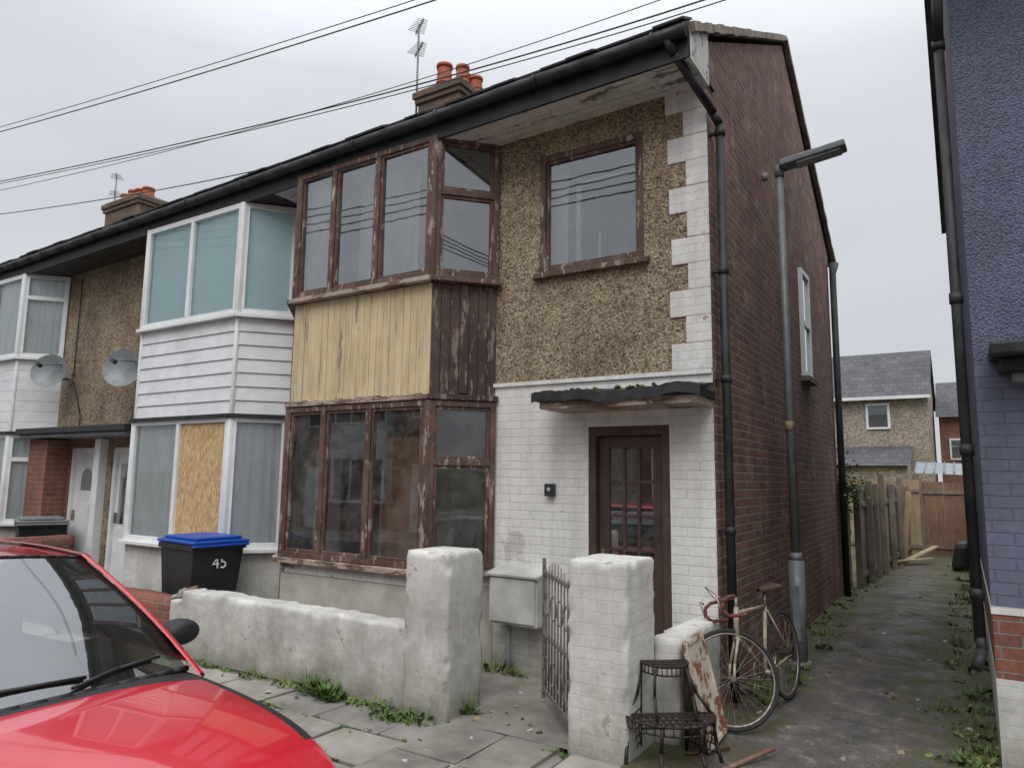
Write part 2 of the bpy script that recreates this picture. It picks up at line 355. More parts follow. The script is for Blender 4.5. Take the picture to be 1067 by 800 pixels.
def frame_face(mb,A,B,z0,z1,mul,frame,gmb,glassm,fw=.07,d=.08,transoms={},mw=None,sash=None,inset=0.0):
    A=V((A[0],A[1],0));B=V((B[0],B[1],0)); u=(B-A).normalized(); L=(B-A).length; n=V((u.y,-u.x,0)); Z=V((0,0,1)); mw=mw or fw
    def bar(s0,s1,za,zb,dd=d,off=0.0): mb.obox(A+u*((s0+s1)/2)+Z*((za+zb)/2)+n*off,u,Z,n,s1-s0,zb-za,dd,frame)
    bar(0,L,z1-fw,z1); bar(0,L,z0,z0+fw)
    xs=[0]+[m*L for m in mul]+[L]
    edges=[]
    for i,x in enumerate(xs):
        if i==0: a,b=0,fw
        elif i==len(xs)-1: a,b=L-fw,L
        else: a,b=x-mw/2,x+mw/2
        bar(a,b,z0+fw,z1-fw,d+.004); edges.append((a,b))
    for i in range(len(xs)-1):
        a=edges[i][1]; b=edges[i+1][0]
        zs=[z0+fw]
        for tz in transoms.get(i,()):
            bar(a,b,tz-mw/2,tz+mw/2,d+.002); zs+=[tz-mw/2,tz+mw/2]
        zs.append(z1-fw)
        for j in range(0,len(zs),2):
            za,zb=zs[j],zs[j+1]
            if sash:
                w=sash
                bar(a,a+w,za,zb,d*.6,.0); bar(b-w,b,za,zb,d*.6,.0); bar(a+w,b-w,za,za+w,d*.6,.0); bar(a+w,b-w,zb-w,zb,d*.6,.0)
            gm=glassm[i] if isinstance(glassm,(list,tuple)) else glassm
            tl=random.uniform(-.006,.006); tl2=random.uniform(-.006,.006)
            P=[A+u*a+Z*za+n*tl,A+u*b+Z*za+n*tl2,A+u*b+Z*zb-n*tl,A+u*a+Z*zb-n*tl2]
            gmb.poly(P,gm)
def curtain(mb,A,B,z0,z1,off,mat,amp=.02,waves=8,f0=0,f1=1):
    A=V((A[0],A[1],0));B=V((B[0],B[1],0)); u=(B-A).normalized(); L=(B-A).length; n=V((u.y,-u.x,0))
    def fn(a,b):
        s=f0+(f1-f0)*a
        return A+u*(L*s)-n*(off+amp*math.sin(a*waves*6.283+b*.6+.8*math.sin(a*17)))+V((0,0,z0+(z1-z0)*b))
    mb.grid(fn,max(4,waves*8),4,mat)
def zs(x): return .02*x

# ------------------------------------------------------------ END TERRACE HOUSE
H=empty("end_terrace_house")
w=MB()
def wallcells(mb,x0,x1,z0,z1,holes,y0,y1,mat):
    xs=sorted({x0,x1,*[h[0] for h in holes],*[h[1] for h in holes]}); zz=sorted({z0,z1,*[h[2] for h in holes],*[h[3] for h in holes]})
    xs=[x for x in xs if x0<=x<=x1]; zz=[z for z in zz if z0<=z<=z1]
    for a,b in zip(xs[:-1],xs[1:]):
        run=None
        for c,d in zip(zz[:-1],zz[1:]):
            cx=(a+b)/2; cz=(c+d)/2
            if any(h[0]<cx<h[1] and h[2]<cz<h[3] for h in holes): 
                if run: mb.box(a,b,y0,y1,run[0],run[1],mat); run=None
            else:
                run=(run[0],d) if run else (c,d)
        if run: mb.box(a,b,y0,y1,run[0],run[1],mat)
WIN=(-1.62,-.57,3.62,4.79)
wallcells(w,-2.12,0,2.6,5.2,[WIN],0,.25,'pebble')
w.obj("pebbledash_wall",H)
w=MB(); DO=(-1.11,-.37,-.1,2.17)
wallcells(w,-2.12,0,-.1,2.6,[DO],0,.25,'whitebrick')
w.box(-2.12,-.004,-.02,-.001,2.575,2.61,'whitebrick')
w.obj("painted_brick_wall",H)
w=MB(); z=2.611; k=0
while z<5.05:
    z2=min(z+.225,5.06); wd=.34 if k%2==0 else .2
    wd+=random.uniform(-.02,.02)
    w.box(-wd,.004,-.014+random.uniform(-.003,.003),-.0015,z+.001,z2-.001,'quoin'); z=z2; k+=1
w.obj("painted_quoins",H,bevel=.006)
w=MB()
w.poly([(.001,.0,-.1),(.001,6.5,-.1),(.001,6.5,5.35),(.001,3.4,7.3),(.001,0,5.45)],'redbrick')
w.poly([(-.25,.0,-.1),(-.25,6.5,-.1),(-.25,6.5,5.35),(-.25,3.4,7.3),(-.25,0,5.45)][::-1],'darkroom')
w.poly([(-.25,6.5,-.1),(-4.95,6.5,-.1),(-4.95,6.5,5.35),(-.25,6.5,5.35)],'redbrick')
w.poly([(.001,6.5,-.1),(-.25,6.5,-.1),(-.25,6.5,5.35),(.001,6.5,5.35)],'redbrick')
w.obj("brick_side_wall",H)
w=MB(); g=MB()
frame_face(w,(WIN[0],.05),(WIN[1],.05),WIN[2],WIN[3],[],'brownwood',g,'glassU',fw=.055,d=.09,sash=.03)
w.box(WIN[0]-.06,WIN[1]+.05,-.07,.02,WIN[2]-.05,WIN[2]-.002,'brownwood')
w.obj("upper_window_frame",H,bevel=.004); g.obj("upper_window_glass",H)
w=MB()
w.box(-1.36,-1.31,.25,.29,3.62,4.62,'white'); w.box(-1.36,-.65,.25,.29,4.54,4.58,'white'); w.box(-1.2,-1.17,.4,.43,3.62,4.1,'white')
curtain(w,(-1.6,.1),(-.57,.1),3.65,4.78,.12,'curtain',.015,3,0,.17)
w.obj("upper_window_interior",H)
w=MB(); g=MB()
def bar(x0,x1,z0,z1,y0=.06,y1=.11,m='doorwood'): w.box(x0,x1,y0,y1,z0,z1,m)
bar(-1.11,-1.04,0,2.17,.0,.14); bar(-.44,-.37,0,2.17,.0,.14); bar(-1.04,-.44,2.09,2.17,.0,.14)
bar(-1.035,-.94,.12,2.085); bar(-.54,-.445,.12,2.085); bar(-.94,-.54,1.98,2.085); bar(-.94,-.54,.12,.3); bar(-.94,-.54,.75,.84)
for i in (1,2):
    x=-.94+.4*i/3; bar(x-.014,x+.014,.84,1.98,.065,.105)
for j in range(1,4):
    z=.84+1.14*j/4; 
    for i in range(3):
        xa=-.94+.4*i/3+(.014 if i else 0); xb=-.94+.4*(i+1)/3-(.014 if i<2 else 0)
        bar(xa,xb,z-.014,z+.014,.067,.103)
for i in range(2):
    xa=-.94+.2*i+(.012 if i else 0); bar(xa,xa+.19,.3,.75,.08,.1)
g.poly([(-.94,.085,.84),(-.54,.085,.84),(-.54,.085,1.98),(-.94,.085,1.98)],'glassU')
w.cyl((-1.0,.055,1.05),(-1.0,.02,1.05),.02,'chrome'); w.box(-1.015,-.985,.05,.06,.98,1.12,'chrome')
w.box(-.82,-.66,.05,.06,.88,.92,'chrome')
w.box(-1.11,-.37,-.12,.2,-.1,.11,'concrete')
w.obj("front_door",H,bevel=.004); g.obj("front_door_glass",H)
w=MB()
def cz(a): return .018*math.sin(a*9)+.010*math.sin(a*23)+.012*noise.noise(V((a*30,0,0)))
w.grid(lambda a,b:(-1.42+1.46*a,(-.47+.02*math.sin(a*13))*b,2.5+(-.07+cz(a))*b+.012*noise.noise(V((a*20,b*6,0)))),40,5,'black')
w.grid(lambda a,b:(-1.42+1.46*a,-.472+.02*math.sin(a*13),(2.35 if b<.5 else 2.432)+cz(a)),40,1,'black',False)
w.box(-1.36,.0,-.43,-.003,2.3,2.36,'creamtrim'); w.box(-1.4,.02,-.455,-.003,2.362,2.42,'black')
for i in range(26):
    x=-1.3+random.random()*1.2; a_=V((random.uniform(-1,1),random.uniform(-1,1),.2)).normalized(); b_=a_.orthogonal().normalized()
    w.obox(V((x,-.42+random.random()*.2,2.455)),a_,b_,a_.cross(b_),random.uniform(.02,.05),.025,.015,random.choice(['black','saddle','leaf']))
w.obj("door_canopy",H)
def P(x,y,z): return (x,y,z+zs(x))
def prism(mb,x0,x1,prof,mat):
    n=len(prof)
    for i in range(n):
        a=prof[i]; b=prof[(i+1)%n]; mb.poly([P(x0,*a),P(x1,*a),P(x1,*b),P(x0,*b)],mat)
    mb.poly([P(x1,*p) for p in prof],mat); mb.poly([P(x0,*p) for p in prof][::-1],mat)
def roofpart(name,x0,x1,par,soff):
    r=MB()
    prism(r,x0,x1,[(-.54,5.27),(3.4,7.36),(7.0,5.3),(7.0,5.36),(3.4,7.43),(-.54,5.32)],'rooftile')
    n=int((x1-x0)/.26)
    for i in range(n):
        xa=x0+(x1-x0)*i/n; xb=x0+(x1-x0)*(i+1)/n; dy=random.uniform(-.015,.015); zc=5.325+.01+random.uniform(0,.018)
        u=V((1,0,.02)).normalized(); v=V((0,.884,.468)); nn=u.cross(v).normalized(); r.obox(V(P((xa+xb)/2,-.49+dy,zc+.02)),u,v,nn,xb-xa-.006,.26,.018,'rooftile')
    r.obj("roof",par)
    r=MB(); prism(r,x0,x1,[(-.5,5.04),(-.47,5.04),(-.47,5.3),(-.5,5.28)],'black'); r.obj("fascia",par)
    r=MB()
    y=-.468
    while y<-.01:
        y2=min(y+.094,-.004)
        dz=random.uniform(-.004,.004)
        prism(r,x0,x1,[(y,5.06+dz),(y2-.007,5.06+dz),(y2-.007,5.08),(y,5.08)],soff); y=y2
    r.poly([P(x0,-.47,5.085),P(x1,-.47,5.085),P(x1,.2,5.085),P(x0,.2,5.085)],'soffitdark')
    r.obj("soffit_boards",par)
    r=MB()
    n=int((x1-x0)/.45)
    pts=[V(P(x0+(x1-x0)*i/n,-.565,5.235+.01*noise.noise(V((x0+(x1-x0)*i/n,0,0))))) for i in range(n+1)]
    r.tube(pts,.056,'black',12)
    for i in range(int((x1-x0)/1.1)+1):
        xx=x0+.3+1.1*i
        if xx<x1: r.cyl(P(xx-.015,-.565,5.235),P(xx+.015,-.565,5.235),.062,'black',12)
    r.obj("gutter",par)
roofpart("r",-4.95,.02,H,'soffit')
w=MB()
w.poly([(.03,-.5,5.03),(.03,0,5.03),(.03,0,5.52),(.03,-.5,5.27)],'soffit'); w.poly([(.0,-.5,5.03),(.0,0,5.03),(.0,0,5.52),(.0,-.5,5.27)][::-1],'soffit')
w.poly([(.0,-.5,5.03),(.03,-.5,5.03),(.03,0,5.03),(.0,0,5.03)],'soffit')
w.obj("eaves_end_board",H)
w=MB()
for a,b in (((-.5,5.27),(3.4,7.37)),((3.4,7.37),(7.0,5.31))):
    n=22
    for i in range(n):
        p=V((.0,a[0]+(b[0]-a[0])*i/n,a[1]+(b[1]-a[1])*i/n)); q=V((.0,a[0]+(b[0]-a[0])*(i+1)/n,a[1]+(b[1]-a[1])*(i+1)/n))
        u=(q-p).normalized(); nn=V((0,-u.z,u.y)); w.obox((p+q)/2+V((.04+random.uniform(-.004,.004),0,0))+nn*.012,V((1,0,0)),u,nn,.06,(q-p).length-.004,.07+random.uniform(-.012,.012),'verge')
w.obj("verge",H)
w=MB()
w.tube([(-.14,-.565,5.2),(-.1,-.5,5.1),(.06,-.0,4.78),(.09,.07,4.7)],.036,'black',10)
w.cyl((.09,.07,4.72),(.09,.07,.05),.036,'black',12)
for z in (4.6,3.4,2.5,1.3): w.cyl((.09,.07,z),(.09,.07,z+.06),.044,'black',12); w.box(.0,.09,.05,.09,z+.02,z+.04,'black')
w.cyl((.08,6.42,.0),(.08,6.42,5.2),.05,'black',12); w.tube([(.08,6.42,5.0),(.1,6.7,5.25)],.045,'black')
w.cyl((.05,1.9,4.9),(.05,1.9,4.98),.03,'lead')
w.obj("drainpipes",H)
w=MB(); g=MB()
w.box(.002,.05,3.85,4.4,3.05,3.11,'upvc'); w.box(.002,.05,3.85,4.4,4.4,4.46,'upvc'); w.box(.002,.05,3.85,3.91,3.11,4.4,'upvc'); w.box(.002,.05,4.34,4.4,3.11,4.4,'upvc'); w.box(.002,.045,3.91,4.34,3.72,3.78,'upvc')
g.box(.012,.02,3.91,4.34,3.11,4.4,'glassU'); w.box(.0025,.008,3.91,4.34,3.11,4.4,'curtainG'); w.box(0,.1,3.8,4.45,2.98,3.045,'concrete')
w.obj("side_window_frame",H); g.obj("side_window_glass",H)
def room(par,x0,x1,y1,m0,m1):
    r=MB()
    r.poly([(x0,y1,0),(x1,y1,0),(x1,y1,2.5),(x0,y1,2.5)],m0); r.poly([(x0,y1,2.55),(x1,y1,2.55),(x1,y1,5.1),(x0,y1,5.1)],m1)
    for z,m in ((.15,'darkroom'),(2.45,m0),(2.6,'darkroom'),(4.95,m1)):
        r.poly([(x0,.0,z),(x1,.0,z),(x1,y1,z),(x0,y1,z)],m)
    for x in (x0,x1):
        r.poly([(x,0,0),(x,y1,0),(x,y1,2.5),(x,0,2.5)],m0); r.poly([(x,0,2.55),(x,y1,2.55),(x,y1,5.1),(x,0,5.1)],m1)
    r.obj("interior",par)
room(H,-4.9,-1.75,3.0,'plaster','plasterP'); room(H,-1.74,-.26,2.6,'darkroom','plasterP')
def bay(par,pts,z0,zg,z2,zs2,zt,kind):
    A,B,C,D=pts
    w=MB(); g=MB(); Z=V((0,0,1))
    faces=((A,B),(B,C),(C,D))
    if kind=='brown': fr,fw_,d='brownwood',.055,.08
    else: fr,fw_,d='upvc',.065,.07
    for fi,(p,q) in enumerate(faces):
        if kind=='brown':
            tr1={0:(zg+(z2-zg)*.62,)} if fi!=1 else {}; tr2={0:(zs2+(zt-zs2)*.6,)} if fi!=1 else {}
            frame_face(w,p,q,zg,z2-.02,[] if fi!=1 else [.29,.62],fr,g,'glassA',fw_,d,tr1,mw=.06,sash=.03)
            frame_face(w,p,q,zs2,zt,[] if fi!=1 else [.29,.62],fr,g,'glassU',fw_,d,tr2,mw=.06,sash=.03)
        elif kind=='white2':
            frame_face(w,p,q,zg,z2,[] if fi!=1 else [.5],fr,g,('glassC','osb') if fi==1 else 'glassC',fw_,d)
            frame_face(w,p,q,zs2,zt,[] if fi!=1 else [.5],fr,g,'glassC',fw_,d)
        else:
            frame_face(w,p,q,zg,z2,[] if fi!=1 else [.5],fr,g,'glassC',fw_,d,{0:(z2-.4,)})
            frame_face(w,p,q,zs2,zt,[] if fi!=1 else [.5],fr,g,'glassC',fw_,d,{0:(zt-.38,)})
    for p in (B,C):
        for a,b in ((zg,z2-.02),(zs2,zt)):
            w.cyl((p[0],p[1],a+.001),(p[0],p[1],b-.001),.05,fr,8)
    w.obj("bay_window_frames",par,bevel=.004); g.obj("bay_window_glass",par)
    w=MB()
    for fi,(p,q) in enumerate(faces):
        p3=V((*p,0)); q3=V((*q,0)); u=(q3-p3).normalized(); L=(q3-p3).length; n=V((u.y,-u.x,0))
        if kind=='brown':
            nb=int(L/.085); bw=L/nb; m='yellow' if fi==1 else 'brownboard'
            for i in range(nb):
                cut=random.uniform(0,.014) if random.random()<.5 else 0
                w.obox(p3+u*(bw*(i+.5))+Z*((z2+.04+cut+zs2-.06)/2)+n*(-.01+random.uniform(-.003,.003)),u,Z,n,bw-.004,zs2-z2-.1-cut,.03,m)
            w.obox(p3+u*L/2+Z*((z2+zs2)/2)-n*.05,u,Z,n,L,zs2-z2-.02,.02,'brownboard')
            w.obox(p3+u*L/2+Z*(z2+.012)+n*.012,u,Z,n,L+.03,.05,.09,'creamtrim' if fi==1 else 'brownboard')
            w.obox(p3+u*L/2+Z*(zs2-.03)+n*.025,u,Z,n,L+.05,.045,.14,'creamtrim' if fi==1 else 'brownwood')
            w.obox(p3+u*L/2+Z*(zg-.03)+n*.03,u,Z,n,L+.05,.05,.15,'creamtrim')
            w.obox(p3+u*L/2+Z*(z0/2+(zg-.06)/2)-n*.03,u,Z,n,L-.0,zg-.06-z0,.08,'bayrender')
            w.obox(p3+u*L/2+Z*(zg-.11)-n*(-.005),u,Z,n,L+.01,.1,.03,'soffit')
        else:
            nb=7; hh=(zs2-.04-z2-.02)/nb
            for i in range(nb):
                cc=p3+u*L/2+Z*(z2+.02+hh*(i+.5)); v=(Z-n*.1).normalized() if kind=='white2' else Z
                nn2=u.cross(v); nn2=nn2 if nn2.dot(n)>0 else -nn2
                w.obox(cc,u,v,nn2,L+.01,hh-.003,.02,'clad')
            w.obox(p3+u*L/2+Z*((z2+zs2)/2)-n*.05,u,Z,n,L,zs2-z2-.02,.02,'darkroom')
            w.obox(p3+u*L/2+Z*(zs2-.02)+n*.02,u,Z,n,L+.05,.04,.13,'upvc')
            w.obox(p3+u*L/2+Z*(z2+.005)+n*.025,u,Z,n,L+.05,.045,.1,'black')
            w.obox(p3+u*L/2+Z*(zg-.02)+n*.03,u,Z,n,L+.05,.04,.14,'upvc')
            w.obox(p3+u*L/2+Z*(z0/2+(zg-.04)/2)-n*.03,u,Z,n,L,zg-.04-z0,.08,'bayrender' if kind!='white2' else 'pierwhite')
    if kind!='brown':
        for p in (B,C): w.cyl((p[0],p[1],z2+.03),(p[0],p[1],zs2-.045),.03,'upvc',8)
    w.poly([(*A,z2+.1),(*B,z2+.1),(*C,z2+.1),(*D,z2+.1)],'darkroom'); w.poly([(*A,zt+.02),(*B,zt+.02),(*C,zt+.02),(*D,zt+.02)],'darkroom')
    w.obj("bay_panels",par,bevel=.003)
    return faces
f=bay(H,((-4.88,0),(-4.44,-.47),(-2.53,-.47),(-2.10,0)),-.1,.88,2.45,3.62,5.04,'brown')
c=MB()
curtain(c,(-4.44,-.47),(-2.53,-.47),3.65,5.0,.1,'curtainG',.02,5,.0,.3)
curtain(c,(-4.44,-.47),(-2.53,-.47),3.65,5.0,.35,'curtain',.02,5,.3,.75)
c.box(-3.22,-2.62,-.3,-.27,.88,2.1,'orange'); c.box(-4.35,-3.95,-.15,-.11,.9,2.0,'plasterP'); c.box(-3.9,-3.35,.4,.43,.16,1.8,'curtainG')
c.obj("bay_curtains",H)
w=MB()
w.box(-2.0,-1.5,-.2,-.004,.44,.86,'meter'); w.box(-1.98,-1.52,-.215,-.201,.46,.84,'meter'); w.obox(V((-1.75,-.11,.885)),V((1,0,0)),V((0,.97,.2)).normalized(),V((0,-.2,.97)).normalized(),.54,.25,.03,'meter')
w.cyl((-1.85,-.1,.44),(-1.85,-.1,.0),.025,'metalgrey'); w.obj("meter_box",H,bevel=.01)
w=MB(); w.box(-1.52,-1.43,-.06,-.003,1.56,1.67,'blackplastic'); w.cyl((-1.475,-.066,1.62),(-1.475,-.05,1.62),.02,'litter'); w.obj("door_bell",H,bevel=.01)

# ------------------------------------------------------------ NEIGHBOUR HOUSES
N=empty("terraced_house")
w=MB(); wallcells(w,-8.95,-7.72,-.1,5.1,[(-8.74,-8.1,-.1,2.08)],0,.25,'pebble2'); w.obj("pebbledash_wall",N)
w=MB(); w.box(-4.99,-4.94,-.02,.1,0,5.0,'pebble2'); w.obj("party_wall_strip",N)
bay(N,((-7.74,0),(-7.38,-.47),(-5.43,-.47),(-5.02,0)),-.1,.88,2.38,3.58,4.94,'white2')
c=MB()
for A,B in (((-7.74,0),(-7.38,-.47)),((-5.43,-.47),(-5.02,0))):
    curtain(c,A,B,3.6,4.92,.03,'curtainT',.002,2); curtain(c,A,B,.9,2.36,.045,'curtain',.012,5)
curtain(c,(-7.38,-.47),(-5.43,-.47),3.6,4.92,.03,'curtainT',.002,2); curtain(c,(-7.38,-.47),(-5.43,-.47),.9,2.36,.045,'curtain',.012,7,0,.5)
c.obj("bay_curtains",N)
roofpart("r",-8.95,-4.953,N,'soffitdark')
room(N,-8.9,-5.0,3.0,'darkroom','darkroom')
w=MB(); g=MB()
def pdoor(w,g,x0,x1,arch=False):
    w.box(x0,x0+.07,.02,.12,0,2.08,'upvc'); w.box(x1-.07,x1,.02,.12,0,2.08,'upvc'); w.box(x0+.07,x1-.07,.02,.12,2.0,2.08,'upvc')
    w.box(x0+.07,x1-.07,.07,.11,.05,2.0,'upvc')
    cx=(x0+x1)/2
    if arch:
        pts=[(cx-.16,.064,1.45)]+[(cx-.16*math.cos(t*math.pi/8),.064,1.62+.16*math.sin(t*math.pi/8)) for t in range(9)]+[(cx+.16,.064,1.45)]
        g.poly(pts[::-1],'glassA'); w.box(cx-.14,cx+.14,.05,.069,.3,1.25,'upvc')
    else:
        g.box(cx-.17,cx-.02,.06,.069,1.0,1.85,'glassA'); g.box(cx+.02,cx+.17,.06,.069,1.0,1.85,'glassA')
    w.box(x0+.11,x0+.13,.03,.07,1.0,1.15,'chrome')
pdoor(w,g,-8.74,-8.1); w.obj("front_door",N,bevel=.004); g.obj("front_door_glass",N)
N2=empty("terraced_house.001")
w=MB(); wallcells(w,-10.4,-8.952,2.2,5.1,[],0,.25,'pebble2'); w.box(-15.5,-13.3,0,.25,-.1,4.9,'pebble2'); w.obj("pebbledash_wall",N2)
w=MB(); wallcells(w,-10.4,-8.952,-.1,2.2,[(-9.9,-9.1,-.1,2.08)],0,.25,'redbrick2'); w.box(-9.0,-8.85,-.12,-.003,-.1,2.2,'upvc'); w.box(-10.5,-9.95,-.32,-.003,-.1,2.2,'redbrick2'); w.obj("brick_porch_walls",N2)
w=MB(); w.box(-10.6,-7.6,-.5,-.003,2.27,2.36,'black'); w.box(-10.55,-7.65,-.45,-.003,2.22,2.268,'lead'); w.obj("porch_canopy",N2,bevel=.01)
w=MB(); g=MB(); pdoor(w,g,-9.9,-9.1,True); w.obj("front_door",N2,bevel=.004); g.obj("front_door_glass",N2)
bay(N2,((-13.2,0),(-12.8,-.47),(-10.82,-.47),(-10.4,0)),-.1,.93,2.3,3.5,4.84,'white3')
c=MB(); 
for A,B in (((-12.8,-.47),(-10.82,-.47)),((-10.82,-.47),(-10.4,0))):
    curtain(c,A,B,3.55,4.8,.05,'curtain',.012,6); curtain(c,A,B,.95,2.28,.05,'curtain',.012,6)
c.obj("bay_curtains",N2)
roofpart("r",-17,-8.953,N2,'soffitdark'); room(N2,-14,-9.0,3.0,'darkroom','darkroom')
def dish(par_name,x,z):
    e=empty(par_name,(x,-.02,z))
    w=MB()
    ax=V((.55,-.8,.2)).normalized(); a=ax.orthogonal().normalized(); b=ax.cross(a); c0=V((0,-.28,.08))
    w.grid(lambda u,v: c0+ (a*math.cos(v*6.2832)+b*math.sin(v*6.2832))*.27*u+ax*(.07*u*u),5,24,'metalgrey')
    w.tube([(0,0,0),(0,-.2,.0),(0,-.27,.07)],.018,'metalgrey'); w.cyl(c0-a*.2,c0+ax*.32-a*.03,.01,'metalgrey'); w.cyl(c0+ax*.28,c0+ax*.36,.03,'blackplastic')
    w.box(-.06,.06,-.01,.02,-.08,.08,'metalgrey'); w.obj("dish",e)
dish("satellite_dish",-10.1,3.15); dish("satellite_dish.001",-8.05,3.05)
w=MB(); w.tube([(-10.0,-.02,3.2),(-10.0,-.02,4.75)],.008,'blackplastic',5); w.tube([(-9.98,-.02,3.1),(-9.7,-.02,2.6),(-9.7,-.02,2.35)],.008,'blackplastic',5); w.obj("wall_cable",N2)
def chimney(x0,x1,y0,y1,zt,par,pots):
    w=MB(); w.box(x0,x1,y0,y1,6.4,zt-.18,'chimbrick'); w.box(x0-.04,x1+.04,y0-.04,y1+.04,zt-.18,zt-.1,'chimbrick'); w.box(x0-.07,x1+.07,y0-.07,y1+.07,zt-.1,zt,'chimbrick'); w.box(x0-.02,x1+.02,y0-.02,y1+.02,zt,zt+.05,'concrete')
    w.obj("chimney_stack",par,bevel=.01)
    w=MB()
    for (px,py,h,r) in pots:
        w.cyl((px,py,zt+.03),(px,py,zt+h-.05),r*1.1,'terracotta',16,r*.92,False); w.cyl((px,py,zt+h-.05),(px,py,zt+h),r*1.08,'terracotta',16); w.cyl((px,py,zt+h*.3),(px,py,zt+h*.3+.03),r*1.12,'terracotta',16)
    w.obj("chimney_pots",par)
chimney(-5.2,-4.4,2.35,2.95,7.64,H,[(-4.85,2.55,.47,.12),(-4.62,2.75,.34,.11),(-4.46,2.5,.3,.1),(-4.46,2.86,.3,.1)])
chimney(-13.9,-12.6,2.2,2.9,7.5,N2,[(-13.65,2.5,.3,.12),(-13.35,2.5,.33,.12),(-13.08,2.5,.3,.12),(-12.8,2.5,.28,.12)])
def antenna(name,x,y,z0,z1,boom,n):
    w=MB(); w.cyl((x,y,z0),(x,y,z1),.017,'metalgrey',6)
    for q in (0,.22):
        zz=z1-.06-q*1.8
        d=V((.8,-.5,0)).normalized(); e=d.cross(V((0,0,1)))
        w.cyl(V((x,y,zz))-d*boom*.4,V((x,y,zz))+d*boom*.6,.01,'metalgrey',5)
        for i in range(n):
            c0=V((x,y,zz))+d*boom*(-.35+.93*i/n); ww=.07+.07*(1-i/n); w.cyl(c0-e*ww+V((0,0,.02)),c0+e*ww+V((0,0,.02)),.005,'metalgrey',4); w.cyl(c0-V((0,0,.05)),c0+V((0,0,.06)),.004,'metalgrey',4)
    w.obj(name)
antenna("tv_antenna",-5.32,2.45,6.9,8.92,.42,9); antenna("tv_antenna.001",-13.95,2.4,6.9,8.3,.4,6)
def cable(w,pts,r=.011,n=28):
    a,b,c=[V(p) for p in pts]
    L=[]
    for i in range(n+1):
        t=i/n
        L.append(a*(2*(t-.5)*(t-1))+b*(-4*t*(t-1))+c*(2*t*(t-.5)))
    w.tube(L,r,'blackplastic',5)
w=MB()
cable(w,[(-18.5,.35,9.12),(-9.3,.55,8.1),(-1.4,.72,7.42)],.010); cable(w,[(-18.5,.35,9.22),(-9.3,.55,8.21),(-1.4,.72,7.5)],.007)
cable(w,[(-18.5,.4,8.05),(-4.67,1.03,6.85),(2.5,1.1,6.75)],.010); cable(w,[(-18.5,.4,8.0),(-4.67,1.03,6.79),(2.5,1.1,6.65)],.007); 
cable(w,[(-18.5,.4,7.8),(-6,.95,6.92),(2.5,1.1,6.9)],.006)
cable(w,[(-14,-.6,6.28),(-8,-.61,5.5),(-4.06,-.57,5.17)],.007)
# lines over the far side of the street, behind the viewpoint
for k in range(4): cable(w,[(-22,-8.5-.6*k,9.2+.5*k),(-6,-8.2-.3*k,8.0+.35*k),(14,-8.6,9.0+.12*k)],.02)
w.obj("overhead_cables")

# ------------------------------------------------------------ GROUND
w=MB(); w.poly([(-300,-300,-.14),(300,-300,-.14),(300,300,-.14),(-300,300,-.14)],'earth'); w.obj("ground")
w=MB(); w.poly([(-80,-9.6,-.125),(80,-9.6,-.125),(80,-3.35,-.125),(-80,-3.35,-.125)],'asphalt'); w.obj("road")
w=MB()
for k in range(-30,30): w.box(k*.9,k*.9+.89,-3.4,-3.27,-.14,.0,'kerb')
w.obj("kerb",bevel=.012)
w=MB()
for k in range(-30,30): w.box(k*.9,k*.9+.89,-9.7,-9.56,-.14,.0,'kerb')
w.obj("kerb.001",bevel=.012)
w=MB(); w.box(-30,30,-3.268,.0,-.135,-.03,'soil'); w.box(-30,30,-12.5,-9.72,-.135,-.01,'slab')
y=-3.262; row=0
rows=[.47,.47,.47,.44]
for rh in rows:
    x=-12+(.3 if row%2 else 0)
    while x<-.2:
        L=.62; x1=min(x+L,-.12)
        if x1-x>.12:
            c0=V(((x+x1)/2,y+rh/2,-.028+random.uniform(-.012,.008))); ux=V((1,random.uniform(-.01,.01),random.uniform(-.02,.02))).normalized(); uy=V((0,1,random.uniform(-.02,.02))); uy=(uy-ux*uy.dot(ux)).normalized()
            w.obox(c0,ux,uy,ux.cross(uy),x1-x-random.uniform(.018,.032),rh-random.uniform(.018,.03),.05,random.choice(['slab','slab','slab2','slab3']))
        x+=L
    y+=rh; row+=1
w.obj("pavement",bevel=.009)
w=MB()
w.grid(lambda a,b:(-4.95+4.8*a,-1.39+1.39*b,.006+.012*noise.noise(V((a*9,b*4,0)))),48,14,'concrete')
# rougher cracked concrete crossing in front of the gate: irregular patches with open joints
xs_=[-1.5,-1.02,-.6]; ys_=[-3.2,-2.62,-2.0,-1.4]
for i in range(2):
    for j in range(3):
        g_=.012; q=[V((xs_[i]+g_,ys_[j]+g_,0)),V((xs_[i+1]-g_,ys_[j]+g_,0)),V((xs_[i+1]-g_,ys_[j+1]-g_,0)),V((xs_[i]+g_,ys_[j+1]-g_,0))]
        q=[p+V((random.uniform(-.012,.012),random.uniform(-.012,.012),.012+random.uniform(-.004,.006))) for p in q]
        w.poly(q,'concrete')
        for k in range(4): w.poly([q[k],q[k]-V((0,0,.05)),q[(k+1)%4]-V((0,0,.05)),q[(k+1)%4]],'concrete')
w.obj("path")
w=MB(); w.box(-12,-4.97,-1.39,0,-.13,-.005,'concrete'); w.obj("forecourt")
def alz(x,y): return .004+.03*noise.noise(V((x*1.3,y*.9,1)))+.014*noise.noise(V((x*5,y*5,2)))+.01*min(1,max(0,abs(x-.82)-.5)/.3)
w=MB(); w.grid(lambda a,b:(-.16+1.93*a,-3.26+17.9*b,alz(-.16+1.93*a,-3.26+17.9*b)+.01),34,240,'alley'); w.obj("alley_path")
w=MB(); w.grid(lambda a,b:(1.7+6*a,-3.26+3.1*b,.0),4,4,'slab'); w.obj("pavement.001")
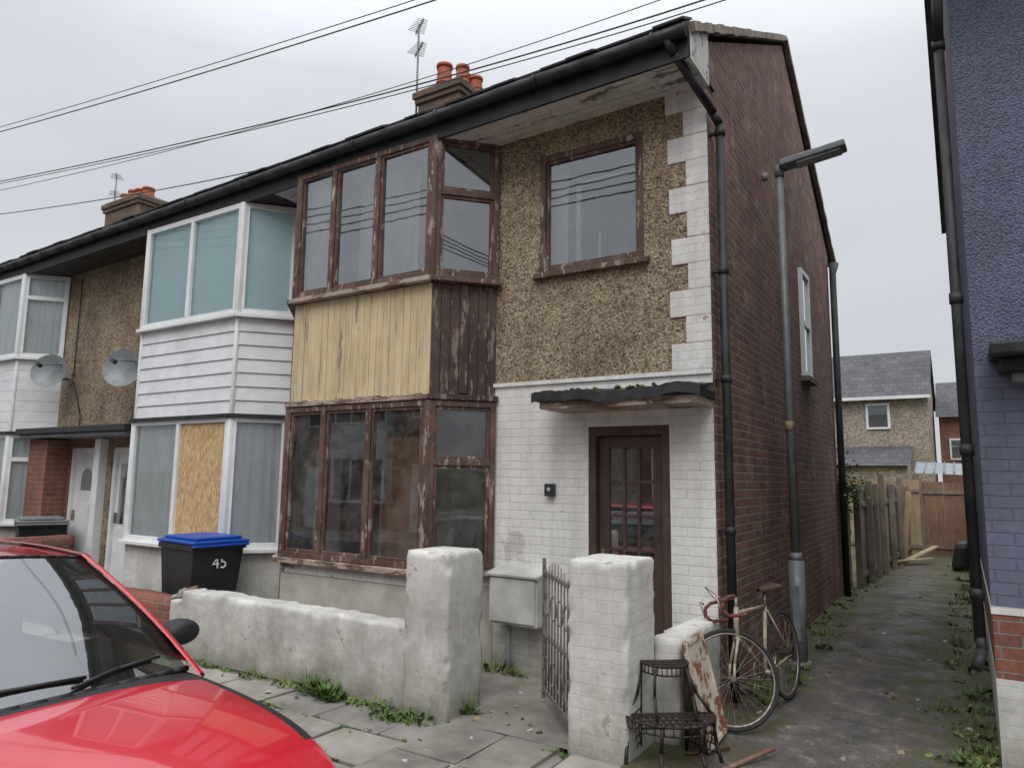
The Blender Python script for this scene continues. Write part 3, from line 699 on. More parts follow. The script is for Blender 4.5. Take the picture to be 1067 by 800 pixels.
# ------------------------------------------------------------ FRONT WALLS
rough_box("gate_pier",-1.93,-1.53,-1.43,-.98,-.12,1.17,'pierrender',amp=.006,step=.028,seed=3,rnd=.012)
rough_box("gate_pier.001",-.56,-.15,-1.43,-.94,-.12,1.2,'pierwhite',amp=.006,step=.028,seed=9,rnd=.012)
rough_box("front_garden_wall",-4.95,-1.9,-1.38,-1.16,-.12,.62,'pierrender',amp=.006,step=.035,seed=5,rnd=.012,topfn=lambda p:-.015+.02*noise.noise(V((p.x*2,0,0)))+.012*noise.noise(V((p.x*11,0,0)))-(.1 if p.x<-4.75 else 0))
rough_box("side_garden_wall",-.17,.02,-.98,-.03,-.12,.68,'pierwhite',amp=.007,step=.04,seed=6,rnd=.012)
rough_box("brick_garden_wall",-8.2,-4.97,-1.36,-1.14,-.12,.5,'redbrick2',amp=.006,step=.1,seed=6)
rough_box("brick_garden_wall.001",-9.1,-8.85,-1.3,-.35,-.12,.85,'redbrick2',amp=.004,step=.1,seed=6)
rough_box("brick_garden_wall.002",-10.9,-9.6,-1.3,-1.05,-.12,1.05,'redbrick2',amp=.004,step=.1,seed=8)
w=MB()
for i in range(9):
    c0=V((-4.9+random.uniform(-.12,.35),-1.27+random.uniform(-.08,.08),.53+random.uniform(-.02,.04))); r=random.uniform(.03,.055)
    a=V((random.random(),random.random(),.3)).normalized(); b=a.orthogonal().normalized(); w.obox(c0,a,b,a.cross(b),r*2,r*1.6,r*1.2,random.choice(['concrete','redbrick2','kerb']))
w.obj("rubble",bevel=.012)
G=empty("iron_gate",(-.6,-1.3,0),(0,0,math.atan2(.6,-.55)))
w=MB(); L=.82
for z in (.12,.98): w.box(0,L,-.012,.012,z,z+.03,'greyiron')
w.box(0,.025,-.012,.012,.06,1.12,'greyiron'); w.box(L-.025,L,-.012,.012,.06,1.1,'greyiron'); w.box(.025,L-.025,-.01,.01,.52,.545,'greyiron')
for i in range(1,9):
    x=L*i/9; w.cyl((x,0,.15),(x,0,1.0+.1*math.sin(i/9*3.14)),.007,'greyiron',6)
for i in range(4):
    w.torus((L*(i+.5)/4,0,.77),(0,1,0),.085,.006,'greyiron',16,5); w.torus((L*(i+.5)/4,0,.3),(0,1,0),.08,.006,'greyiron',16,5)
w.obj("gate_leaf",G)
# ------------------------------------------------------------ LAMP POST
S=empty("street_lamp",(.27,1.65,0))
w=MB()
w.cyl((0,0,0),(0,0,.98),.072,'metalgrey',16); w.cyl((0,0,.98),(0,0,1.05),.072,'metalgrey',16,.045); w.cyl((0,0,1.03),(-.02,0,4.82),.044,'metalgrey',16,.034)
w.cyl((0,0,0),(0,0,.06),.1,'metalgrey',16); w.box(-.03,.03,-.079,-.07,.25,.75,'metalgrey')
w.cyl((-.02,0,4.8),(-.02,0,4.92),.045,'metalgrey',14)
w.cyl((-.01,0,2.2),(-.01,0,2.3),.044,'fence3',14)
w.obj("post",S)
w=MB(); ux=V((1,0,.12)).normalized(); 
w.obox(V((.3,0,4.95)),ux,V((0,1,0)),ux.cross(V((0,1,0))),.62,.2,.07,'metalgrey'); w.obox(V((.36,0,4.915)),ux,V((0,1,0)),ux.cross(V((0,1,0))),.42,.16,.03,'litter')
w.obj("lamp_head",S,bevel=.025)
# ------------------------------------------------------------ BICYCLE
a=V((.40,.52,0)); b=V((.27,-.45,0)); ang=math.atan2(b.y-a.y,b.x-a.x)
Bk=empty("bicycle")
Bk.matrix_world=Matrix.Translation(a+V((0,0,.015)))@Matrix.Rotation(ang,4,'Z')@Matrix.Rotation(math.radians(6),4,'X')
def wheel(w,c,ax,R=.335):
    c=V(c);ax=V(ax).normalized(); w.torus(c,ax,R-.014,.015,'rubber',44,8); w.torus(c,ax,R-.034,.009,'chrome',44,6)
    w.cyl(c-ax*.045,c+ax*.045,.018,'chrome',10); p=ax.orthogonal().normalized(); q=ax.cross(p)
    for i in range(28):
        t=2*math.pi*i/28; t2=t+(.5 if i%4<2 else -.5); s=.035*(1 if i%2 else -1)
        w.cyl(c+ax*s+(p*math.cos(t2)+q*math.sin(t2))*.018,c+(p*math.cos(t)+q*math.sin(t))*(R-.035),.0014,'chrome',4,None,False)
w=MB(); rc=V((0,0,.335)); wheel(w,rc,(0,1,0)); w.obj("rear_wheel",Bk)
st=math.radians(-48)
hd_b=V((.86,0,.62)); hd_t=V((.815,0,.78)); axis=(hd_t-hd_b).normalized()
fc=V((.98,0,.335)); base=hd_b
Rm=Matrix.Rotation(st,3,axis)
def stv(p): return base+Rm@(V(p)-base)
w=MB(); fcs=stv(fc); fcs.z=.335; wheel(w,fcs,Rm@V((0,1,0))); w.obj("front_wheel",Bk)
w=MB(); bb=V((.43,0,.28)); sct=V((.27,0,.74))
for p,q,r in ((bb,hd_b,.016),(bb,sct,.015),(sct,hd_t-axis*.02,.014),(hd_b-axis*.02,hd_t+axis*.02,.019)): w.cyl(p,q,r,'bikeframe',10)
for s in (-1,1):
    w.cyl(bb+V((0,.025*s,0)),rc+V((0,.055*s,0)),.009,'bikeframe',8); w.cyl(sct+V((0,.015*s,-.03)),rc+V((0,.055*s,0)),.008,'bikeframe',8)
w.cyl(sct,sct+V((-.04,0,.12)),.013,'chrome'); w.cyl(bb-V((0,.05,0)),bb+V((0,.05,0)),.022,'chrome')
w.torus(bb+V((0,-.05,0)),(0,1,0),.09,.006,'chrome',24,5)
for k in range(5): w.cyl(bb+V((0,-.05,0)),bb+V((.09*math.cos(k*1.256),-.05,.09*math.sin(k*1.256))),.005,'chrome',5)
w.torus(rc+V((0,-.04,0)),(0,1,0),.035,.008,'iron',16,5); w.cyl(bb+V((0,-.05,.09)),rc+V((0,-.045,.04)),.005,'iron',5); w.cyl(bb+V((0,-.05,-.09)),rc+V((0,-.045,-.04)),.005,'iron',5)
w.cyl(bb+V((0,-.06,0)),bb+V((.1,-.07,-.13)),.009,'chrome'); w.cyl(bb+V((0,.06,0)),bb+V((-.1,.07,.13)),.009,'chrome')
w.box(.48,.58,-.17,-.08,.14,.16,'iron'); w.box(.28,.38,.08,.17,.4,.42,'iron')
w.obj("frame",Bk)
w=MB()
def sad(a,b):
    x=-.14+.28*a; wd=.075*(1-a)**.8+.018; t=(b-.5)*math.pi; return (.22+x,wd*math.sin(t),.885+.012*(1-a)-.03*(1-math.cos(t)))
w.grid(sad,8,8,'saddle'); w.grid(lambda a,b:(.22-.14+.28*a,(b-.5)*2*(.075*(1-a)**.8+.018)*.98,.86),8,2,'saddle'); w.tube([(.1,.02,.86),(.24,.02,.84),(.33,.0,.865)],.004,'chrome'); w.obj("saddle",Bk)
w=MB()
cr=hd_b-axis*.03
for s in (-1,1):
    pts=[V(cr)+V((0,.035*s,0)),fc+V((-.035,.048*s,.1)),fc+V((0,.05*s,0))]; pts=[stv(p) for p in pts]; pts[2].z=.335; w.tube(pts,.010,'bikeframe',8)
w.cyl(stv(cr+V((0,.04,0))),stv(cr-V((0,.04,0))),.014,'bikeframe')
top=hd_t+axis*.09; w.cyl(stv(hd_t),stv(top),.012,'chrome'); stem=top+V((.08,0,0)); w.cyl(stv(top),stv(stem),.012,'chrome')
w.tube([stv(stem+V((0,-.1,0))),stv(stem+V((0,.1,0)))],.012,'chrome')
for s in (-1,1):
    pl=[stem+V((0,.09*s,0)),stem+V((0,.19*s,0)),stem+V((.05,.2*s,.0)),stem+V((.1,.205*s,-.03)),stem+V((.11,.205*s,-.08)),stem+V((.08,.205*s,-.125)),stem+V((.0,.205*s,-.135)),stem+V((-.05,.205*s,-.135))]
    w.tube([stv(p) for p in pl],.013,'redtape',8); w.tube([stv(stem+V((.1,.205*s,-.0))),stv(stem+V((.13,.2*s,.02))),stv(stem+V((.12,.2*s,-.1)))],.007,'chrome',6)
w.tube([stv(stem+V((.1,.2,0))),stv(stem+V((.16,.1,.1))),stv(stem+V((.02,0,-.1)))],.003,'blackplastic',5)
w.obj("fork_and_handlebars",Bk)
# ------------------------------------------------------------ PLANT STAND + RUSTY SHEET
T=empty("wrought_iron_plant_stand",(.03,-1.2,.012),(0,0,math.radians(38)))
w=MB()
def halftray(cx,cy,z,R,D,n=9):
    arc=[V((cx+R*math.cos(math.pi+math.pi*i/16),cy+D*math.sin(math.pi+math.pi*i/16),z)) for i in range(17)]
    w.tube(arc,.009,'iron',6); w.tube([a+V((0,0,-.05)) for a in arc],.006,'iron',6); w.cyl(arc[0],arc[-1],.009,'iron',6)
    for i in range(1,16): w.cyl(arc[i],arc[i]+V((0,0,-.05)),.004,'iron',4)
    for i in range(1,n):
        x=cx-R+2*R*i/n; y=-D*math.sqrt(max(0,1-((x-cx)/R)**2)); w.box(x-.013,x+.013,cy+y,cy,z-.003,z+.003,'iron')
    for k in range(1,4):
        yy=cy-D*k/4; hw=R*math.sqrt(1-(k/4)**2); w.box(cx-hw,cx+hw,yy-.01,yy+.01,z+.0035,z+.007,'iron')
halftray(0,.1,.56,.15,.17); halftray(0,.0,.27,.28,.26,14)
for s in (-1,1):
    w.tube([(.15*s,.1,.56),(.15*s,.12,.0)],.012,'iron',6); w.tube([(.15*s,.1,.5),(.19*s,.03,.38),(.27*s,.0,.27)],.01,'iron',6); w.tube([(.27*s,-.02,.27),(.28*s,-.05,.12),(.3*s,-.09,0)],.012,'iron',6)
    w.tube([(.1*s,-.05,.55),(.12*s,-.1,.4),(.12*s,-.16,.27)],.009,'iron',6); w.tube([(.12*s,-.24,.26),(.12*s,-.22,.12),(.14*s,-.28,0)],.012,'iron',6)
    for k in range(5): w.cyl((.15*s,.1,.08+k*.05),(.28*s,-.05,.05+k*.05),.005,'iron',4)
    for k in range(4): w.cyl((.15*s+(.13*s)*k/4,.1-.15*k/4,.05),(.15*s+(.13*s)*(k+1)/4,.1-.15*(k+1)/4,.25),.004,'iron',4)
w.cyl((-.15,.11,.15),(.15,.11,.15),.008,'iron',6)
w.obj("stand_frame",T)
w=MB()
Pt=[V((.22,-1.0,.03)),V((.2,-.55,.03)),V((.045,-.58,.7)),V((.05,-1.02,.66))]
c0=sum(Pt,V())/4; u=(Pt[1]-Pt[0]).normalized(); v=((Pt[2]+Pt[3])/2-(Pt[0]+Pt[1])/2).normalized(); n=u.cross(v).normalized(); v=n.cross(u)
w.obox(c0,u,v,n,.46,.66,.012,'rustsheet')
for s in (-1,1):
    w.obox(c0+u*s*.2+n*.012,u,v,n,.03,.64,.012,'rustsheet'); w.obox(c0+v*s*.31+n*.012,u,v,n,.36,.03,.0115,'rustsheet')
w.obj("rusty_metal_panel",bevel=.003)
w=MB(); w.cyl((.32,-1.35,.03),(.55,-.75,.05),.014,'fence'); w.cyl((.1,-1.1,.03),(.3,-.85,.035),.01,'saddle'); w.obj("stick")
# ------------------------------------------------------------ WHEELIE BINS
def bin_(name,loc,rz,num=None,lid='binlid'):
    e=empty(name,loc,(0,0,rz)); w=MB()
    def ring(z,hx,hy,cx=0): return [V((cx-hx,-hy,z)),V((cx+hx,-hy,z)),V((cx+hx,hy,z)),V((cx-hx,hy,z))]
    rs=[ring(.05,.24,.22,0),ring(.12,.26,.235,0),ring(.93,.34,.28,.02),ring(.935,.365,.3,.02),ring(.99,.365,.3,.02)]
    for a,b in zip(rs[:-1],rs[1:]):
        for i in range(4): w.poly([a[i],a[(i+1)%4],b[(i+1)%4],b[i]],'blackplastic')
    w.poly(rs[0][::-1],'blackplastic'); w.poly(rs[-1],'blackplastic')
    for s in (-1,1): w.cyl((-.27,.2*s,.1),(-.27,.27*s,.1),.1,'rubber',18)
    w.cyl((-.39,-.25,.96),(-.39,.25,.96),.018,'blackplastic')
    for y in (-.15,0,.15): w.box(-.385,-.3,y-.015,y+.015,.94,.98,'blackplastic')
    w.obj("body",e,bevel=.012)
    w=MB(); w.box(-.36,.42,-.315,.315,.995,1.03,lid); w.box(-.3,.36,-.26,.26,1.03,1.065,lid); w.box(.38,.43,-.315,.315,.965,.994,lid); w.obj("lid",e,bevel=.018)
    if num:
        cu=bpy.data.curves.new("number_marking","FONT"); cu.body=num; cu.size=.17; cu.extrude=.001; cu.align_x='CENTER'; cu.materials.append(M['white'])
        o=bpy.data.objects.new("number_marking",cu); COL.objects.link(o); o.parent=e; o.location=(.357,.02,.74); o.rotation_euler=(math.radians(84),0,math.radians(90))
bin_("wheelie_bin",(-5.35,-.8,0),math.radians(-6),"45")
bin_("wheelie_bin.001",(-9.75,-.4,0),math.radians(-20),None,'metalgrey')
# ------------------------------------------------------------ CAR
K=empty("parked_car",(-4.17,-4.33,-.075))
sts=[(0.02,.60,.62,.70),(.08,.72,.74,.84),(.3,.79,.82,.90),(.7,.82,.86,.91),(1.4,.835,.88,.92),(2.1,.84,.885,.93),(2.6,.84,.885,.95),(2.84,.838,.875,.965),(2.97,.835,.867,.962),(3.2,.83,.85,.945),(3.5,.82,.82,.91),(3.72,.80,.775,.85),(3.9,.765,.70,.765),(4.0,.71,.61,.65),(4.05,.64,.5,.52)]
def prof(wd,hs,hc):
    lo=.2
    h=[(wd*.90,lo),(wd*.985,lo+.12),(wd,.5 if hs>.62 else hs*.75),(wd*.985,hs-.1),(wd*.96,hs-.02),(wd*.905,hs+(hc-hs)*.30),(wd*.893,hs+(hc-hs)*.34),(wd*.6,hs+(hc-hs)*.84),(wd*.3,hc-.004),(0,hc)]
    return [(-y,z) for y,z in h]+[(y,z) for y,z in h[::-1][1:]]
w=MB(); rows=[]
for x,wd,hs,hc in sts:
    pr=prof(wd,hs,hc); row=[]
    for y,z in pr:
        bow=-.10*(y/.84)**2*max(0,(x-2.6)/1.45) if x>2.6 else 0
        w.v.append((x+bow,y,z)); row.append(len(w.v)-1)
    rows.append(row)
kp=w.m('carpaint'); kb=w.m('carblack')
for i in range(len(rows)-1):
    for j in range(len(rows[0])-1):
        inside=5<=j<=12 and 2<=i<8
        seam=j in (5,12) and 8<=i<11
        w.f.append((rows[i][j],rows[i+1][j],rows[i+1][j+1],rows[i][j+1])); w.mi.append(kb if inside or seam else kp); w.sm.append(True)
w.f.append(tuple(rows[0])); w.mi.append(kp); w.sm.append(True); w.f.append(tuple(rows[-1][::-1])); w.mi.append(kp); w.sm.append(True)
w.f.append(tuple([r[0] for r in rows][::-1]+[r[-1] for r in rows])); w.mi.append(kb); w.sm.append(False)
w.obj("body",K,subsurf=2,recalc=True)
def ws(a,b):
    s=a*2-1
    bx=2.93-.13*s*s; by=.745*s; bz=.955-.035*s*s
    tx=2.26-.07*s*s; ty=.55*s; tz=1.425-.04*s*s
    bul=.035*math.sin(math.pi*b)
    return V((bx+(tx-bx)*b+bul*.6,by+(ty-by)*b,bz+(tz-bz)*b+bul*.8))
w=MB(); w.grid(ws,16,8,'carglass'); 
def side(s):
    def fn(a,b):
        xb=2.72+(2.2-2.72)*b; xe=.35+.3*b
        x=xb+(xe-xb)*a
        y=.80+(.565-.80)*b+.02*math.sin(math.pi*b); z=.93+(1.375-.93)*b
        z-= .06*b*max(0,a-.6)/.4
        return V((x,s*y,z))
    return fn
w.grid(side(1),12,5,'carglass'); w.grid(side(-1),12,5,'carglass')
w.grid(lambda a,b:V((.12+.4*b,(a*2-1)*(.7-.17*b),.92+.42*b)),8,4,'carglass')
w.obj("windows",K)
w=MB()
def roof(a,b):
    s=b*2-1; x=2.27-.07*s*s-(1.76-.07*s*s)*a; z=1.425+.045*math.sin(math.pi*min(1,a*1.05))*1-.06*a-.04*s*s; hw=.56-.02*a
    return V((x,hw*s,z))
w.grid(roof,14,10,'carpaint')
def ribbon(P0,P1,wd,up,mat='carpaint',n=8,bul=.0):
    P0=V(P0);P1=V(P1); d=(P1-P0).normalized(); up=V(up).normalized(); sd=d.cross(up).normalized()
    def fn(a,b):
        t=(b-.5)*math.pi; return P0+(P1-P0)*a+sd*wd*math.sin(t)+up*(wd*.45*math.cos(t)+bul*math.sin(math.pi*a))
    w.grid(fn,n,6,mat)
for s in (-1,1):
    ribbon((2.86,.775*s,.89),(2.2,.56*s,1.385),.04,(.4,.7*s,.6),bul=.02)
    ribbon((2.22,.56*s,1.385),(.5,.545*s,1.33),.035,(0,.6*s,.8),bul=.045)
    ribbon((.55,.55*s,1.33),(.12,.74*s,.9),.07,(-.5,.7*s,.4),bul=.02)
    ribbon((1.55,.8*s,.9),(1.45,.58*s,1.39),.035,(0,.9*s,.4),'carblack')
w.obj("roof_and_pillars",K)
w=MB()
for y in (-.36,.36):
    w.box(1.5,1.62,y-.22,y+.22,.5,1.1,'carint'); w.box(1.53,1.6,y-.12,y+.12,1.12,1.27,'carint')
w.torus((2.15,-.36,.95),(.85,0,.5),.17,.014,'carblack',24,6)
w.box(2.15,2.6,-.7,.7,.9,.985,'carint')
w.box(2.24,2.27,-.1,.1,1.29,1.35,'carblack')
w.obj("interior",K,bevel=.03)
w=MB()
def onws(s,b,o=.012): 
    p=ws((s+1)/2,b); return p+V((.55,0,.83))*o
w.tube([onws(-.6,.02,.02),onws(-.1,.09),onws(.35,.07)],.008,'carblack',5); w.tube([onws(.25,.02,.02),onws(.55,.08),onws(.85,.1)],.008,'carblack',5)
for i in range(16):
    p=ws(i/16,0);q=ws((i+1)/16,0); w.cyl(p,q,.014,'carblack',6); p=ws(i/16,1);q=ws((i+1)/16,1); w.cyl(p,q,.008,'carblack',6)
w.obj("wipers_and_seals",K)
w=MB()
for s in (-1,1):
    def mir(a,b,s=s):
        th=a*2*math.pi; ph=(b-.5)*math.pi
        x=.075*math.sin(ph); rr=max(.001,math.cos(ph))**.5
        return V((2.38+x,s*(.97+.1*math.cos(th)*rr),.99+.065*math.sin(th)*rr))
    w.grid(mir,18,10,'carblack'); w.tube([(2.42,s*.8,.92),(2.39,s*.89,.955)],.022,'carblack')
w.obj("door_mirrors",K)
w=MB()
for x in (.65,3.3):
    for s in (-1,1):
        w.cyl((x,s*.70,.25),(x,s*.845,.25),.3,'rubber',28); w.cyl((x,s*.8,.25),(x,s*.853,.25),.19,'chrome',20); w.cyl((x,s*.6,.3),(x,s*.842,.3),.35,'carblack',28)
w.obj("wheels",K)
w=MB()
for s in (-1,1):
    w.grid(lambda a,b,s=s:V((3.80+.12*a,s*(.72-.22*a),.56+.1*b)),4,3,'lampglass')
w.box(3.98,4.06,-.4,.4,.3,.42,'carblack'); w.box(4.062,4.07,-.26,.26,.4,.5,'white')
w.obj("front_lights",K)
# ------------------------------------------------------------ PURPLE HOUSE (right)
Q=empty("painted_brick_house")
w=MB(); X0=1.76; Y0=-.25
w.box(X0,7.2,Y0,6.3,2.5,5.6,'purplepeb'); w.box(X0+.001,7.199,Y0+.001,6.299,.97,2.499,'purple'); w.box(X0-.004,7.2,Y0-.006,6.29,.93,.975,'quoin')
w.box(X0+.001,7.199,Y0+.001,6.299,.55,.929,'redbrick2'); w.box(X0-.002,7.2,Y0-.01,6.299,-.13,.549,'pierwhite')
w.obj("walls",Q)
w=MB(); w.box(1.84,3.2,-.62,Y0-.003,2.48,2.56,'black'); w.box(1.88,3.16,-.5,Y0-.003,2.4,2.479,'black'); w.box(1.95,3.1,-.4,Y0-.003,2.34,2.399,'lead'); w.obj("door_canopy",Q,bevel=.015)
w=MB(); w.box(2.1,2.95,Y0-.03,Y0-.003,0,2.1,'upvc'); w.box(3.9,5.8,Y0-.04,Y0-.003,.9,2.2,'upvc'); w.box(4.0,4.8,Y0-.045,Y0-.041,1.0,2.1,'glassU'); w.box(4.9,5.7,Y0-.045,Y0-.041,1.0,2.1,'glassU'); w.box(3.9,5.8,Y0-.04,Y0-.003,3.2,4.5,'upvc'); w.box(4.0,5.7,Y0-.045,Y0-.041,3.3,4.4,'glassU'); w.obj("windows_and_door",Q)
w=MB(); w.poly([(1.6,-.75,5.5),(7.3,-.75,5.5),(7.3,3,7.5),(1.6,3,7.5)],'rooftile'); w.poly([(1.6,6.7,5.5),(7.3,6.7,5.5),(7.3,3,7.5),(1.6,3,7.5)][::-1],'rooftile'); w.poly([(X0,Y0,5.6),(X0,6.3,5.6),(X0,3,7.45)],'redbrick'); w.obj("roof",Q)
w=MB(); w.tube([(1.85,-.72,5.3),(1.7,-.4,5.0),(1.69,-.2,4.75)],.036,'black',10); w.cyl((1.69,-.2,4.78),(1.69,-.2,.75),.033,'black',12)
for z in (4.7,2.9,1.9,1.0): w.cyl((1.69,-.2,z),(1.69,-.2,z+.07),.042,'black',12)
w.tube([(1.69,-.2,.78),(1.7,-.22,.7),(1.66,-.3,.6)],.031,'black',10); w.obj("drainpipe",Q)
# ------------------------------------------------------------ ALLEY END
def fencepanel(name,A,B,z0,z1,mat,bw=.12,post='fence2',gap=.004,rag=.015):
    w=MB(); A=V((*A,0));B=V((*B,0)); u=(B-A).normalized(); L=(B-A).length; n=V((u.y,-u.x,0)); Z=V((0,0,1)); k=int(L/bw); s=L/k
    mats=mat if isinstance(mat,list) else [mat]
    for i in range(k):
        h=z1+random.uniform(-rag,rag); m=mats[int(i*s/1.8)%len(mats)]
        w.obox(A+u*s*(i+.5)+Z*((z0+h)/2)+n*random.uniform(-.006,.006),u,Z,n,s-gap,h-z0,.018,m)
    i=0
    while i*1.8<=L+.1:
        w.obox(A+u*min(L,i*1.8)+Z*((z0+z1+.08)/2)+n*.05,u,Z,n,.1,z1-z0+.1,.09,post); i+=1
    for zz in (z0+.3,z1-.25): w.obox(A+u*L/2+Z*zz+n*.025,u,Z,n,L,.08,.03,post)
    return w.obj(name)
fencepanel("wooden_fence",(.75,14.6),(2.2,14.6),-.1,1.75,'fence')
fencepanel("wooden_fence.001",(-2.2,14.4),(.74,14.4),-.1,1.78,'fence3')
fencepanel("wooden_fence.002",(.12,7.3),(.5,14.3),-.1,1.6,['fence2','fence3','fence2','fence'],rag=.05)
fencepanel("wooden_fence.003",(1.95,6.3),(1.95,14.6),-.1,1.75,'fence')
rough_box("concrete_garden_wall",-.16,.06,6.56,7.3,-.12,1.75,'concrete',amp=.015,step=.1)
w=MB()
for (x,y,h) in ((.2,8.2,1.75),(.28,9.6,1.9),(.35,10.8,1.7),(.42,12.0,1.85)):
    w.box(x,x+.1,y,y+.1,-.1,h,'concrete' if h<1.8 else 'fence2')
w.obj("fence_posts",bevel=.01)
w=MB()
w.obox(V((.75,12.0,.2)),V((.5,.8,.25)).normalized(),V((.8,-.5,0)).normalized(),V((0,0,1)),1.3,.14,.03,'fence3'); w.obox(V((.6,11.6,.12)),V((.7,.6,.05)).normalized(),V((.6,-.7,0)).normalized(),V((0,0,1)),1.1,.12,.03,'fence3')
w.obox(V((.55,12.3,.8)),V((.1,.1,1)).normalized(),V((1,0,0)),V((0,1,0)),1.5,.1,.02,'fence3')
w.obj("timber_planks")
w=MB(); 
w.obox(V((1.55,11.2,.3)),V((0,1,0)),V((.2,0,1)).normalized(),V((1,0,0)),.5,.6,.3,'blackplastic'); w.obj("rubbish_bag",bevel=.12)
Bh=empty("rendered_house")
w=MB(); w.box(-9,.8,22,28,-.1,4.8,'pebble3'); w.poly([(.8,22,4.8),(.8,28,4.8),(.8,25,6.6)],'pebble3')
w.obj("walls",Bh)
w=MB(); w.poly([(-9,21.7,4.65),(.9,21.7,4.65),(.9,25,6.68),(-9,25,6.68)],'rooftile'); w.poly([(-9,28.3,4.65),(.9,28.3,4.65),(.9,25,6.68),(-9,25,6.68)][::-1],'rooftile'); w.box(-9,.9,21.66,21.72,4.55,4.66,'upvc'); w.obj("roof",Bh)
w=MB(); w.box(-1.1,-.35,21.93,21.99,3.55,4.45,'upvc'); w.box(-1.02,-.43,21.92,21.929,3.63,4.37,'glassU'); w.obj("window",Bh)
w=MB(); w.box(-6,.2,19.8,21.98,-.1,2.3,'pebble3'); w.poly([(-6.1,19.6,2.25),(.3,19.6,2.25),(.3,21.97,2.95),(-6.1,21.97,2.95)],'rooftile'); w.obj("extension",Bh)
Bh2=empty("brick_house")
w=MB(); w.box(1.0,9,26,32,-.1,4.3,'redbrick2'); w.poly([(.9,25.7,4.2),(9,25.7,4.2),(9,29,5.9),(.9,29,5.9)],'rooftile'); w.poly([(1.0,26,4.3),(1.0,32,4.3),(1.0,29,5.85)],'redbrick2'); w.box(1.3,1.9,25.93,25.99,2.6,3.4,'upvc'); w.box(1.36,1.84,25.92,25.929,2.66,3.34,'glassU'); w.obj("walls_and_roof",Bh2)
w=MB(); w.poly([(.5,17.5,2.0),(1.7,17.5,1.95),(1.7,19.3,2.3),(.5,19.3,2.35)],'poly'); 
for i in range(6): w.cyl((.5+i*.24,17.5,2.01),(.5+i*.24,19.3,2.35),.02,'lead',5)
for x in (.52,1.65): w.box(x,x+.08,17.5,17.58,-.1,1.97,'fence2')
w.obj("lean_to_shelter")
for i in range(6):
    e=empty("terraced_house.%03d"%(i+2)); x=-22+i*5.4; w=MB()
    w.box(x,x+5.38,-18.5,-12.6,-.1,5.2,'redbrick2' if i%2 else 'pebble3')
    w.poly([(x,-12.3,5.15),(x+5.38,-12.3,5.15),(x+5.38,-15.5,7.3),(x,-15.5,7.3)],'rooftile'); w.poly([(x,-18.8,5.15),(x+5.38,-18.8,5.15),(x+5.38,-15.5,7.3),(x,-15.5,7.3)],'rooftile')
    for z0,z1 in ((.9,2.3),(3.4,4.8)):
        w.box(x+.5,x+2.8,-12.59,-12.2,z0-.05,z1+.05,'upvc')
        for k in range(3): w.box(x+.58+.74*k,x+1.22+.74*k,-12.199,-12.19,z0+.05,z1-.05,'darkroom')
    w.box(x+.5,x+2.8,-12.59,-12.21,2.36,3.34,'clad'); w.box(x+3.6,x+4.4,-12.59,-12.55,0,2.1,'upvc'); w.box(x+3.6,x+4.8,-12.59,-12.55,3.5,4.6,'upvc'); w.box(x+3.68,x+4.72,-12.549,-12.54,3.58,4.52,'darkroom')
    w.obj("walls_roof_windows",e)
# ------------------------------------------------------------ WEEDS
def blade(w,p,h,wd,ang,lean,mat):
    d=V((math.cos(ang),math.sin(ang),0)); s=V((-d.y,d.x,0)); p=V(p)
    a=p+d*lean*.35+V((0,0,h*.6)); b=p+d*lean+V((0,0,h))
    w.poly([p-s*wd*.4,p+s*wd*.4,a+s*wd,a-s*wd],mat); w.poly([a-s*wd,a+s*wd,b],mat)
def clump(w,x,y,z,n,h,r,leafy=.5):
    lm=random.choice(['leaf','leaf','leaf2'])
    for i in range(n):
        a=random.uniform(0,6.283); rr=r*math.sqrt(random.random()); hh=h*random.uniform(.3,1.0)*(1-.5*rr/r)
        if random.random()<leafy: blade(w,(x+rr*math.cos(a),y+rr*math.sin(a)*.6,z),hh*.8,random.uniform(.006,.02),random.uniform(0,6.283),hh*random.uniform(.5,1.6),lm)
        else: blade(w,(x+rr*math.cos(a),y+rr*math.sin(a)*.6,z),hh*1.3,random.uniform(.0015,.0035),random.uniform(0,6.283),hh*random.uniform(.1,.9),'grassb')
w=MB()
for x,h,r,n in ((-4.75,.1,.1,50),(-4.35,.07,.12,40),(-3.95,.05,.08,25),(-3.6,.12,.12,70),(-3.15,.09,.15,70),(-2.85,.24,.14,140),(-2.62,.18,.15,120),(-2.35,.08,.1,40),(-2.1,.14,.1,70)):
    clump(w,x,-1.44-random.uniform(0,.06),0,n,h,r,random.uniform(.4,.8))
for i in range(22): clump(w,random.uniform(-4.9,-1.95),-1.42,0,random.randint(6,20),random.uniform(.02,.06),.07,.4)
for i in range(85):
    row=random.choice([-2.79,-2.32,-1.85,-1.85,-1.45]); clump(w,random.uniform(-4.8,-1.2),row+random.uniform(-.01,.01),-.01,random.randint(5,20),random.uniform(.02,.06),.05,.6)
clump(w,-1.75,-1.52,0,110,.14,.18); clump(w,-1.95,-1.58,0,90,.1,.15); clump(w,-1.5,-1.2,0,60,.2,.06,.7); clump(w,-1.95,-.1,0,80,.2,.15); clump(w,-1.75,-.15,0,60,.12,.12); clump(w,-2.3,-.4,0,60,.12,.15); clump(w,-.6,-1.5,0,40,.06,.08)
for i in range(260):
    y=.2+13.3*random.random()**1.2; side_=random.random()
    x=.03+abs(random.gauss(0,.16)) if side_<.45 else 1.74-abs(random.gauss(0,.18)); clump(w,x,y,alz(x,y),random.randint(6,50),random.choice([.03,.04,.06,.1,.16]),random.uniform(.04,.15),random.uniform(.2,.7))
for i in range(60):
    y=random.uniform(1,13.5); x=random.uniform(.5,1.3); clump(w,x,y,alz(x,y),random.randint(4,14),random.uniform(.015,.04),.09,.4)
